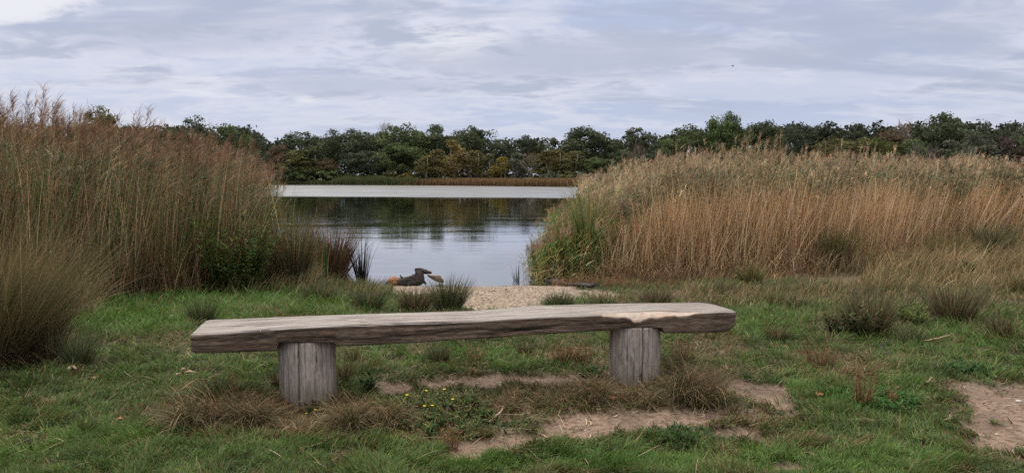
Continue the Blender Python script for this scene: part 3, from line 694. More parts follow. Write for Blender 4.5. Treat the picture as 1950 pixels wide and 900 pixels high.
# leafy weeds
def herb(name, px, py, hpx, wpx, nst, cols, label, leaf=.02, flowers=None, stemc=(.06, .05, .02), dens=26, lean=.35):
    X, Y, Z = gpt(px, py); H = hpx*Y/FPX; Rw = wpx*Y/FPX/2; acc = Acc()
    a = U(0, 6.28, nst); r = np.sqrt(rng.random(nst))*Rw*.8; bx, by = X+r*np.cos(a), Y+r*np.sin(a)
    c = np.tile(np.array([stemc]), (nst, 1)); h = H*U(.3, 1.1, nst)*(1-.3*(r/Rw)**2)
    P = blades(acc, np.stack([bx, by, gz(bx, by)], 1), h, a, U(0, lean, nst), U(0, .5, nst), max(.002, Y*.0003), c, c, 6)
    m = nst*dens; i = np.repeat(np.arange(nst), dens); k = rng.integers(1, 6, m); f = rng.random((m, 1)); p = P[i, k]*f+P[i, k-1]*(1-f)
    cc = pal(cols, m, .25); blades(acc, p, U(.7, 1.5, m)*leaf*1.9, U(0, 6.28, m), U(.6, 1.5, m), U(0, 1.0, m), leaf*.3*U(.7, 1.3, m), cc*.85, cc*1.1, 3, face=.15, tip=.25)
    o = link(name, acc.mesh(name, (X, Y, Z)), M_herb, loc=(X, Y, Z), label=label, category='plant')
    if flowers:
        for fx, fy in flowers:
            fxw, fyw, fzw = at(fx, fy, Y-.10)
            fa = Acc(); nn = 14; az = np.linspace(0, 6.28, nn, endpoint=False); cy = np.tile([[.75, .58, .04]], (nn, 1))
            blades(fa, np.tile([[0, 0, 0.]], (nn, 1)), .011, az, 1.0, .4, .0028, cy, cy, 3, face=.02, tip=.5)
            st = np.array([[0, 0, 0], [0, .004, -.03], [.003, .01, -.09]]); tube(fa, st, .0012, (.05, .08, .02), 5)
            link('flower', fa.mesh('flower'), M_herb, o, loc=(fxw-X, fyw-Y, fzw-Z))
    return o
WEED = [(.050, .090, .024), (.07, .115, .032), (.04, .065, .022), (.11, .12, .04), (.17, .13, .06)]
herb('willowherb_bush', 452, 553, 165, 115, 130, [(.055, .115, .024), (.085, .15, .03), (.17, .18, .04), (.035, .07, .02)], 'bright green leafy bush in front of the left reeds', .045, dens=44)
herb('leafy_weed', 395, 550, 120, 70, 60, WEED, 'smaller dark leafy weed left of the bright green bush', .04, dens=30)
herb('leafy_weed', 1625, 640, 62, 110, 60, [(.045, .070, .025), (.07, .09, .03), (.09, .06, .03)], 'dark leafy weed at the foot of the reddish rush tussock', .035)
herb('leafy_weed', 1720, 618, 40, 90, 50, [(.07, .11, .03), (.11, .13, .03)], 'light green leafy weed between the two right tussocks', .03)
herb('leafy_weed', 1838, 525, 26, 34, 18, [(.03, .07, .025)], 'small fresh green weed in the tan grass on the right', .05)
herb('flowering_weed', 845, 800, 30, 250, 150, WEED, 'dark leafy weed patch with several yellow flowers below the beam', .020, [(846, 741), (812, 744), (775, 752), (823, 772), (808, 773), (858, 805), (862, 760)])
herb('flowering_weed', 605, 800, 28, 60, 30, WEED, 'small weed with two yellow flowers at the foot of the left log post', .016, [(583, 787), (600, 780)])
herb('leafy_weed', 700, 745, 40, 34, 10, [(.05, .10, .03), (.08, .13, .035)], 'single broad leaved green weed right of the left log post', .045, dens=9)
herb('ground_weed', 1660, 760, 14, 190, 220, [(.045, .11, .025), (.06, .13, .035)], 'low broad leaved clover patch in the right lawn', .022, dens=8, lean=.9)
herb('ground_weed', 1300, 828, 14, 160, 130, [(.035, .075, .02)], 'low clover patch on the bare soil below the right post', .02, dens=8, lean=.9)
herb('ground_weed', 1130, 716, 12, 60, 40, [(.04, .09, .022)], 'small low weed on the bare soil left of the right post', .022, dens=8, lean=.9)
herb('ground_weed', 1840, 705, 14, 110, 70, [(.045, .10, .03)], 'low weed patch above the gravel on the right', .03, dens=8, lean=.9)

# ------------------------------------------------------------------ reeds
def reeds(x, y, H, acc, stemc, leafc, deadc, plumec, wind=.35, nleaf=7, leafzone=(.45, 1.0), plume=.9, leaflen=.34, sw=.0058, deadleaf=3, pl=.26, leafw=.0085, gfrac=1.0, q=15):
    n = len(x); z = np.where(lake_s(x, y) > 0, WZ-.3, gz(x, y)-.02); H = H+(np.where(lake_s(x, y) > 0, .3, 0))
    K = 6; fl = (fbm(x*2.3, y*2.3, 83)-.5)*2; az = np.where(fl > 0, 0, math.pi)+rng.normal(0, .7, n); ln = np.abs(fl)*.30+np.abs(rng.normal(0, .05, n))+(rng.random(n) < .04)*U(.1, .5, n)
    base = np.stack([x, y, z], 1); tone = (.45+1.1*fbm(x*2.6, y*2.0, 87, 3))[:, None]*(.8+.4*fbm(x*.6, y*.6, 88, 2))[:, None]; cs = pal(stemc, n, .22)*tone
    dist = np.sqrt(x*x+y*y); wsc = np.clip(dist/14, .8, 3)
    P = blades(acc, base, H, az, ln, U(.02, .22, n), sw*wsc, cs*.85, cs*1.05, K, face=.5, tip=.4)
    def along(i, u):
        q = u*(K-1); k = np.clip(q.astype(int), 0, K-2); f = (q-k)[:, None]; return P[i, k]*(1-f)+P[i, k+1]*f
    m = n*nleaf; i = np.repeat(np.arange(n), nleaf); u = np.clip(U(leafzone[0], leafzone[1], m)-np.repeat(np.abs(rng.normal(0, .05, n)), nleaf), .02, 1)
    tl = np.repeat(tone, nleaf, 0); lz = pal(leafc, m, .25)*tl; dz = pal(deadc, m, .25)*tl; isd = rng.random(m) > gfrac*(.62+.38*sst(leafzone[0], .85, u)); lz[isd] = dz[isd]
    azl = np.where(rng.random(m) < .68, rng.normal(wind, .55, m), U(0, 6.28, m))
    blades(acc, along(i, u), leaflen*U(.55, 1.2, m), azl, U(.45, 1.15, m), U(.2, 1.5, m), leafw*np.repeat(wsc, nleaf)*U(.6, 1.2, m), lz*.85, lz*1.1, 4, face=.45, tip=.08)
    if deadleaf:
        m = n*deadleaf; i = np.repeat(np.arange(n), deadleaf); u = U(.08, .7, m); dz = pal(deadc, m, .22)*np.repeat(tone, deadleaf, 0)
        blades(acc, along(i, u), leaflen*U(.4, 1.0, m), U(0, 6.28, m), U(.2, 1.6, m), U(.5, 2.2, m), leafw*.7*np.repeat(wsc, deadleaf)*U(.5, 1.1, m), dz*.8, dz*1.05, 3, face=.5)
    hp = np.where(rng.random(n) < plume)[0]; m = len(hp)*q; i = np.repeat(hp, q); pc = (pal(plumec, len(hp), .2)*tone[hp])[np.repeat(np.arange(len(hp)), q)]
    u = U(.955, 1.0, m); p0 = along(i, u); p0[:, 2] += U(-.02, pl*.55, m)
    azp = np.where(rng.random(m) < .7, rng.normal(wind, .7, m), U(0, 6.28, m))
    blades(acc, p0, pl*U(.35, .85, m), azp, U(.1, .7, m), U(.2, 1.4, m), .0042*np.repeat(wsc[hp], q)*U(.6, 1.3, m), pc*.9, pc*1.15, 3, face=.5, tip=.3)
def scatter(poly_n, xlo, xhi, ylo, yhi, fn):
    x = U(xlo, xhi, poly_n); y = U(ylo, yhi, poly_n); k = fn(x, y) > rng.random(poly_n); return x[k], y[k]
STRAW = [(.64, .46, .26), (.54, .36, .19), (.74, .57, .36), (.38, .24, .12), (.58, .38, .19)]
GREY = [(.10, .13, .060), (.135, .16, .075), (.075, .105, .052), (.19, .18, .08)]
def right_bed():
    FX = [.2, 1.2, 2.3, 3.7, 6.3, 8.8, 17, 30, 60]; FY = [14.6, 14.9, 15.1, 15.5, 16.1, 17.4, 24, 34, 60]
    front = lambda x: np.interp(x, FX, FY)
    HX = [.2, .7, 1.3, 1.9, 2.7, 3.5, 5.5, 8, 17, 40]; HH = [.45, .65, .95, 1.35, 1.85, 2.25, 2.42, 2.36, 2.25, 2.2]
    acc = Acc()
    def dens(x, y):
        d = y-front(x)-.7*(fbm(x*1.8, y*0, 6)-.5)*2
        lf = x-(.2+.085*(y-14.6))
        gap = sst(.34, .52, fbm(x*2.2, y*1.3, 14)+.12*(d > 1.2))
        return (d > 0)*(lf > 0)*np.where(d < 2.2, 1, np.where(d < 5, .5, .16))*(.12+.88*gap)*np.clip(lf*1.2+.25, 0, 1)
    x, y = scatter(50000, .2, 20, 14.3, 33, dens)
    d = y-front(x); H = np.interp(x-.07*(y-15), HX, HH)*(.64+.66*fbm(x*1.2, y*1.2, 15)+.07*rng.standard_normal(len(x)))
    tall = fbm(x*.45, y*.5, 19); H = H*(.96+.10*tall)
    left = x-.07*(y-15) < 2.2
    k = left
    reeds(x[k], y[k], H[k], acc, [(.24, .22, .07), (.40, .28, .10), (.09, .15, .04), (.07, .12, .04)], [(.050, .14, .035), (.085, .17, .04), (.18, .20, .05), (.38, .27, .08)], STRAW, [(.24, .15, .09), (.28, .17, .11)], nleaf=7, leafzone=(.15, 1), plume=.35, leaflen=.42, deadleaf=2, leafw=.010)
    k = ~left
    fr = k & (d < 1.6); bk = k & (d >= 1.6)
    reeds(x[fr], y[fr], H[fr], acc, STRAW, GREY, STRAW, [(.36, .24, .14), (.28, .18, .11), (.46, .33, .20)], nleaf=5, leafzone=(.81, .99), deadleaf=2, leaflen=.27, plume=.45, pl=.2, leafw=.011)
    reeds(x[bk], y[bk], H[bk]*1.03, acc, STRAW, GREY, STRAW, [(.36, .24, .14), (.28, .18, .11), (.46, .33, .20)], nleaf=5, leafzone=(.84, 1), deadleaf=0, leaflen=.26, plume=.6, pl=.2, leafw=.011)
    # old broken straw leaning in the front rows
    n = 13000; x = U(1.9, 20, n); y = front(x)+rng.exponential(.4, n)-.2; hh = np.interp(x, HX, HH)*np.sqrt(U(.06, .85, n)); c = pal(STRAW, n, .2)
    az = np.where(rng.random(n) < .5, U(-.4, .4, n), U(2.7, 3.5, n)); big = rng.random(n) < .12
    blades(acc, np.stack([x, y, gz(x, y)], 1), hh, az, np.abs(rng.normal(0, .08, n))+big*U(.1, .6, n), U(0, .25, n), .0075*U(.5, 1.5, n)*np.clip(y/14, .8, 2), c*.9, c*1.2, 5)
    n = 9000; x = U(1.5, 20, n); y = front(x)+rng.normal(-.15, .22, n); c = pal(STRAW+RUST, n, .2)   # litter skirt
    blades(acc, np.stack([x, y, gz(x, y)], 1), U(.15, .7, n), U(0, 6.28, n), U(.1, 1.2, n), U(0, 1.4, n), .007, c*.8, c*1.05, 4)
    # far back of the bed
    x, y = scatter(11000, 18, 75, 24, 75, lambda x, y: (y > front(x))*(y < front(x)+12)*(1.0))
    reeds(x, y, 2.25*U(.9, 1.08, len(x)), acc, STRAW, GREY, STRAW, [(.27, .155, .11), (.20, .115, .085)], nleaf=5, leafzone=(.74, 1), deadleaf=0, plume=.5, leafw=.011, pl=.2)
    x, y = scatter(9000, 2, 40, 30, 60, lambda x, y: (x > .2+.095*y)*1.0)
    reeds(x, y, 2.15*U(.9, 1.08, len(x)), acc, STRAW, GREY, STRAW, [(.27, .155, .11), (.20, .115, .085)], nleaf=4, leafzone=(.74, 1), deadleaf=0, plume=.5, leafw=.011, pl=.2)
    link('right_reeds', acc.mesh('reeds'), M_reed, kind='stuff', label='tall straw coloured reed bed on the right bank', category='reeds').name = 'reed_bed'
right_bed()
def left_bed():
    acc = Acc()
    FX = [-16, -9, -6.6, -6.0, -5.4, -4.9, -4.5]; FY = [7.6, 8.8, 10.2, 11.6, 12.6, 13.2, 13.8]
    front = lambda x: np.interp(x, FX, FY)
    def dens(x, y):
        d = y-front(x)-.9*(fbm(x*1.5, y*0, 26)-.5)*2
        lf = -(x+4.75+.37*(y-13.8))
        return (d > 0)*(lf > 0)*np.where(d < 2.6, 1, np.where(d < 5, .5, .2))*(.15+.85*sst(.34, .52, fbm(x*2.2, y*1.3, 34)))*np.clip(.3+lf*1.5, 0, 1)
    x, y = scatter(43000, -19, -4.4, 7.6, 26, dens)
    px, _ = proj(x, y, x*0)
    # crown line of the bed as seen: higher to the left
    ztop = CAMZ+np.interp(px, [-200, 0, 60, 150, 260, 330, 440, 480, 520, 560], [150, 148, 146, 124, 98, 88, 78, 48, 10, -20])*np.clip(y, 9, 13.5)/FPX
    H = np.clip(ztop-gz(x, y)-.30, .6, 3.2)*(.68+.52*fbm(x*1.5, y*1.5, 25)+.06*rng.standard_normal(len(x)))+(rng.random(len(x)) < .03)*U(.05, .3, len(x))
    st = [(.18, .11, .055), (.28, .18, .09), (.15, .085, .048), (.42, .30, .17), (.11, .09, .045)]
    lf = [(.060, .105, .055), (.085, .13, .065), (.048, .080, .042), (.13, .14, .06), (.32, .24, .12)]
    dd = [(.24, .15, .07), (.16, .095, .05), (.40, .28, .15), (.27, .15, .06)]
    pc = [(.19, .105, .06), (.25, .14, .08), (.14, .08, .052), (.30, .18, .095)]
    reeds(x, y, H, acc, st, lf, dd, pc, wind=.25, nleaf=9, leafzone=(.3, 1), deadleaf=4, plume=.7, leaflen=.36, pl=.28, gfrac=.85, leafw=.0095, q=15)
    n = 5200; x = U(-11, -4.9, n); y = front(x)+rng.exponential(.5, n)-.3; c = pal([(.54, .39, .21), (.36, .24, .12), (.24, .145, .065), (.12, .17, .055), (.08, .13, .045)], n, .2)
    zt = CAMZ+np.interp(proj(x, y, x*0)[0], [0, 150, 330, 440, 520], [140, 118, 84, 70, 10])*y/FPX; hh = np.clip(zt-gz(x, y), .5, 3)*np.sqrt(U(.08, .9, n))
    blades(acc, np.stack([x, y, gz(x, y)], 1), hh, np.where(rng.random(n) < .5, U(-.4, .4, n), U(2.7, 3.5, n)), np.abs(rng.normal(0, .07, n))+(rng.random(n) < .08)*U(.1, .5, n), U(0, .3, n), .0062*U(.5, 1.5, n), c*.85, c*1.15, 5)
    # russet understorey in front of the reeds
    n = 9000; x = U(-12, -3.9, n); y = front(x)+rng.normal(-.25, .35, n); c = pal([(.24, .13, .06), (.16, .085, .042), (.36, .23, .12), (.09, .09, .035), (.06, .085, .04)], n, .25)*(.4+1.2*fbm(x*2.4, y*2.4, 29))[:, None]
    k = x < -4.1; blades(acc, np.stack([x, y, gz(x, y)], 1)[k], (U(.3, 1.3, n)*(.5+fbm(x*1.9, y*1.9, 28)))[k], U(0, 6.28, n)[k], U(0, .4, n)[k], U(0, .9, n)[k], .0058, c[k]*.8, c[k]*1.1, 5)
    o = link('reed_bed', acc.mesh('reeds'), M_reed, kind='stuff', label='tall rusty brown reed bed on the left bank', category='reeds')
left_bed()
# cattail-like green blades at the tip of the left bed, and the yellow leaf
def cattails():
    X, Y, Z = gpt(535, 535); acc = Acc(); n = 420
    x = X+U(-.6, .75, n); y = Y+U(-.3, 1.0, n); c = pal([(.06, .12, .04), (.05, .09, .035), (.20, .18, .05), (.28, .19, .07)], n, .2)
    H = np.interp(x-X, [-.6, 0, .75], [2.35, 1.75, 1.05])*U(.65, 1.08, n)
    blades(acc, np.stack([x, y, gz(x, y)], 1), H, U(0, 6.28, n), U(0, .14, n), U(0, .35, n), .008*U(.7, 1.2, n), c*.8, c*1.1, 7, tip=.08)
    link('cattail_clump', acc.mesh('cattail', (X, Y, Z)), M_reed, loc=(X, Y, Z), label='clump of upright green cattail leaves at the tip of the left reed bed', category='plant')
    a = Acc(); X, Y, Z = gpt(552, 545); c = np.array([[.60, .44, .07], [.42, .34, .08], [.50, .34, .12]])
    blades(a, np.array([[0, 0, 0], [.03, 0, 0], [-.05, .02, 0]], float), np.array([2.45, 1.95, 1.7]), np.array([math.pi, 0, math.pi+.3]), np.array([.14, .02, .05]), np.array([.10, .12, .1]), np.array([.028, .020, .018]), c*.8, c, 8, face=.02, tip=.1)
    link('yellow_reed_blade', a.mesh('blade'), M_reed, loc=(X, Y, Z), label='tall yellow reed leaves standing out at the edge of the left reeds', category='plant')
    a = Acc()
    for p in ([(480, 522), (510, 470), (534, 448)], [(510, 450), (522, 470), (527, 508)], [(543, 448), (553, 475), (556, 505)], [(508, 462), (505, 490), (509, 523)], [(545, 470), (560, 474), (580, 477)]):
        q = np.array([at(px, py, 13.0) for px, py in p]); tt = np.linspace(0, 1, 7)
        P = np.stack([np.interp(tt, np.linspace(0, 1, len(q)), q[:, k]) for k in range(3)], 1)[None]
        a.ribbons(P, np.full((1, 7), .010), np.array([[.6, .4, .6]]), np.array([[.36, .24, .13]]), np.array([[.40, .28, .15]]))
    link('broken_reed_leaves', a.mesh('bits'), M_reed, label='pale broken reed leaves hanging over the brown rushes', category='plant')
cattails()

# ------------------------------------------------------------------ tall dry grass (uncountable)
def tall_grass(name, spots, label):
    acc = Acc()
    for px0, px1, py0, py1, hpx, n, cols, azm in spots:
        ux = U(px0, px1, n); uy = U(py0, py1, n); X0, Y0 = on_plane(ux, uy, np.interp(uy, [440, 520, 560, 640, 700], [-.56, -.5, -.42, -.2, -.12]))
        cl = fbm(X0*2, Y0*2, 66); k = rng.random(n) < cl*1.6-.2; X0, Y0, ux, cl = X0[k], Y0[k], ux[k], cl[k]; m = len(X0)
        h = hpx*Y0/FPX*U(.4, 1.1, m)*(.6+.7*cl); c = pal(cols, m, .22)*(.4+1.2*fbm(X0*1.7, Y0*1.7, 68))[:, None]
        az = rng.normal(azm, .9, m); blades(acc, np.stack([X0, Y0, gz(X0, Y0)], 1), h, az, U(.05, .5, m), U(.1, 1.3, m), Y0*.00042*U(.5, 1.5, m)+.0008, c*.75, c*1.1, 5)
    link(name, acc.mesh(name), M_grass, kind='stuff', label=label, category='grass')
tall_grass('tall_grass', [(-150, 330, 500, 565, 120, 9000, TAN+RUST+OLIVE, .3), (-150, 180, 560, 620, 130, 5000, TAN+OLIVE, .3), (300, 600, 515, 560, 50, 5000, OLIVE+RUSHB, .3),
                          (600, 745, 545, 580, 30, 3500, RUSH+OLIVE, .3)], 'arching straw coloured grass between the left lawn and the reeds')
tall_grass('tall_grass', [(1540, 2080, 440, 520, 62, 15000, TAN+TAN+OLIVE, .2), (1640, 2080, 500, 560, 46, 10000, TAN+OLIVE, .2), (1300, 1900, 545, 590, 30, 8000, OLIVE+TAN+RUSH, .2),
                          (1130, 1560, 505, 530, 26, 3500, TAN+RUST, .2), (1430, 2080, 590, 650, 24, 5000, OLIVE+RUSH, .2), (1050, 1300, 520, 545, 24, 1800, RUST, .2)], 'tan tufted grass in front of the right reed bed')

# ------------------------------------------------------------------ trees
def leafquads(acc, C, rad, n, size, up=.35, shade=1.0):
    """n leaf clumps spread through each of the balls C (m,3)/rad (m)"""
    m = len(C); i = np.repeat(np.arange(m), n); N = m*n
    d = rng.standard_normal((N, 3)); d[:, 2] += up; d /= np.linalg.norm(d, axis=1)[:, None]
    p = C[i]+d*(rad[i]*U(.45, 1.08, N))[:, None]*np.array([1, 1, .72])
    nn = d+rng.standard_normal((N, 3))*.6; nn /= np.linalg.norm(nn, axis=1)[:, None]
    a = np.cross(nn, rng.standard_normal((N, 3))); a /= np.linalg.norm(a, axis=1)[:, None]; b = np.cross(nn, a)
    s = size*U(.55, 1.3, N)[:, None]
    a2 = a*s*.75; b2 = b*s*.5
    V = np.stack([p-a2-b2*.4, p+b2*-.9+a2*.2, p+a2+b2*.3, p-a2*.1+b2], 1).reshape(-1, 3)
    c = (U(.7, 1.35, m)[i]*U(.75, 1.3, N))[:, None, None]*np.ones((1, 4, 3))*np.stack([U(.9, 1.15, N), np.ones(N), U(.8, 1.1, N)], 1)[:, None, :]
    acc.add(V, np.arange(4*N).reshape(-1, 4), c.reshape(-1, 3))
def tree_meshes(kind, seed):
    global rng
    keep = rng; rng = np.random.default_rng(100+seed)
    cr = Acc(); tr = Acc(); H = {'bush': 4.0, 'birch': 10.0}.get(kind, 14.0)
    if kind in ('oak', 'dome', 'airy'):
        nc = {'oak': 60, 'dome': 90, 'airy': 42}[kind]; W = H*.36
        d = rng.standard_normal((nc, 3)); d /= np.linalg.norm(d, axis=1)[:, None]
        cen = np.array([0, 0, H*.58]); rr = U(.55, 1, nc) if kind != 'dome' else U(.7, 1, nc)
        C = cen+d*rr[:, None]*np.array([W, W, H*.36]); C[:, 2] = np.maximum(C[:, 2], H*.12+rng.random(nc)*1.5)
        lob = 1+.22*np.sin(np.arctan2(d[:, 1], d[:, 0])*3+seed); C[:, :2] *= lob[:, None]
        rad = U(1.0, 1.9, nc)*(.78 if kind == 'airy' else 1)
        leafquads(cr, C, rad, {'oak': 105, 'dome': 100, 'airy': 80}[kind], .31)
        tube(tr, [(0, 0, -.5), (0, 0, H*.2), (.2, .1, H*.45), (.1, .3, H*.7)], [.45, .36, .26, .1], (1, 1, 1), 8)
        for k in rng.choice(nc, 18, replace=False):
            b0 = np.array([0, 0, H*U(.18, .5, 1)[0]]); e_ = C[k]; mid = (b0+e_)/2+(0, 0, .6)
            tube(tr, [b0, mid, e_], [.17, .10, .03], (1, 1, 1), 5)
    elif kind == 'birch':
        nc = 46; z = U(.16, 1, nc)**.9; a = U(0, 6.28, nc); w = 2.3*(1-.75*np.abs(z-.5)**1.3)*np.sqrt(rng.random(nc))
        w = w*np.where(z > .85, .4, 1)
        C = np.stack([w*np.cos(a), w*np.sin(a), z*H*.93], 1); leafquads(cr, C, U(.6, 1.1, nc), 50, .24)
        for j, (ox, oy) in enumerate([(0, 0), (.7, .3), (-.6, .5)][:1+seed % 3]):
            tube(tr, [(ox, oy-.3, -.5), (ox+.1, oy-.2, H*.35), (ox*1.4, oy, H*.65), (ox*1.5+.1, oy, H*.9)], [.15, .13, .09, .03], (1, 1, 1), 6)
        for k in range(10):
            e_ = C[k]; tube(tr, [(0, 0, e_[2]-.8), (e_[0]*.6, e_[1]*.6, e_[2]-.3), e_], [.05, .035, .015], (1, 1, 1), 4)
    elif kind == 'bush':
        nc = 26; a = U(0, 6.28, nc); r = np.sqrt(rng.random(nc))*2.3; z = U(.1, .95, nc)*H*(1-.35*(r/2.3)**2)
        C = np.stack([r*np.cos(a), r*np.sin(a), z], 1); leafquads(cr, C, U(.5, .95, nc), 55, .30)
        for k in range(10): tube(tr, [(0, 0, -.3), C[k]*.5, C[k]], [.08, .05, .02], (1, 1, 1), 4)
    elif kind == 'bare':
        tube(tr, [(0, 0, -.5), (0, 0, H*.4), (.1, 0, H*.7), (0, 0, H*.95)], [.22, .16, .09, .03], (1, 1, 1), 6)
        for k in range(46):
            z0 = H*U(.25, .85, 1)[0]; a = U(0, 6.28, 1)[0]; L = (H-z0)*.55+.6; dirv = np.array([math.cos(a)*.75, math.sin(a)*.75, .8])
            p0 = np.array([0, 0, z0]); p1 = p0+dirv*L*.5; p2 = p0+dirv*L+(0, 0, .3); tube(tr, [p0, p1, p2], [.06, .04, .02], (1, 1, 1), 4)
            for q in range(9):
                f = U(.3, 1, 1)[0]; b0 = p0+(p2-p0)*f; e_ = b0+rng.standard_normal(3)*np.array([.6, .6, .5])+(0, 0, .5); tube(cr, [b0, (b0+e_)/2+(0, 0, .1), e_], [.03, .022, .015], (1, 1, 1), 3)
    rng = keep
    return cr.mesh(kind+'_crown'), tr.mesh(kind+'_trunk'), H
TM = {}
def tree(name, px, pytop, wpx, Y, kind, seed, colr, label, cat='tree', group=None, trunkc=(.05, .042, .034), pyb=None, rot=None):
    key = (kind, seed)
    if key not in TM: TM[key] = tree_meshes(kind, seed)
    cm, tm, H = TM[key]
    x, _, ztop = at(px, pytop, Y); zb = float(gz(x, Y)) if Y < 500 else 0
    hh = (ztop-zb); sz = hh/(H*1.0); nat = {'oak': .80, 'dome': .86, 'airy': .76, 'birch': .38, 'bush': 1.35, 'bare': .6}[kind]*H
    sx = wpx*Y/FPX/nat
    r = link(name, None, loc=(x, Y, zb), label=label, category=cat)
    if group: r['group'] = group
    r.rotation_euler[2] = rng.uniform(0, 6.28); r.scale = (sx, sx, sz)
    c = link('crown', cm, M_leaf if kind != 'bare' else M_bark, r); c.color = (*colr, 1)
    t = link('trunk', tm, M_bark, r); t.color = (*trunkc, 1)
    return r
DK = (.078, .097, .052); DK2 = (.068, .084, .052); GR = (.095, .125, .050); BG = (.080, .115, .042); OL = (.125, .125, .052); BR = (.115, .082, .050)
GO = (.22, .175, .06); YG = (.125, .115, .045); GY = (.10, .11, .075); PU = (.075, .052, .048); PALE = (.30, .27, .23)
SK = 'dark trees along the far skyline'; FR = 'slim waterside trees on the far bank'; LR = 'trees behind the right reed bed'; LL = 'tree tops behind the left reed bed'
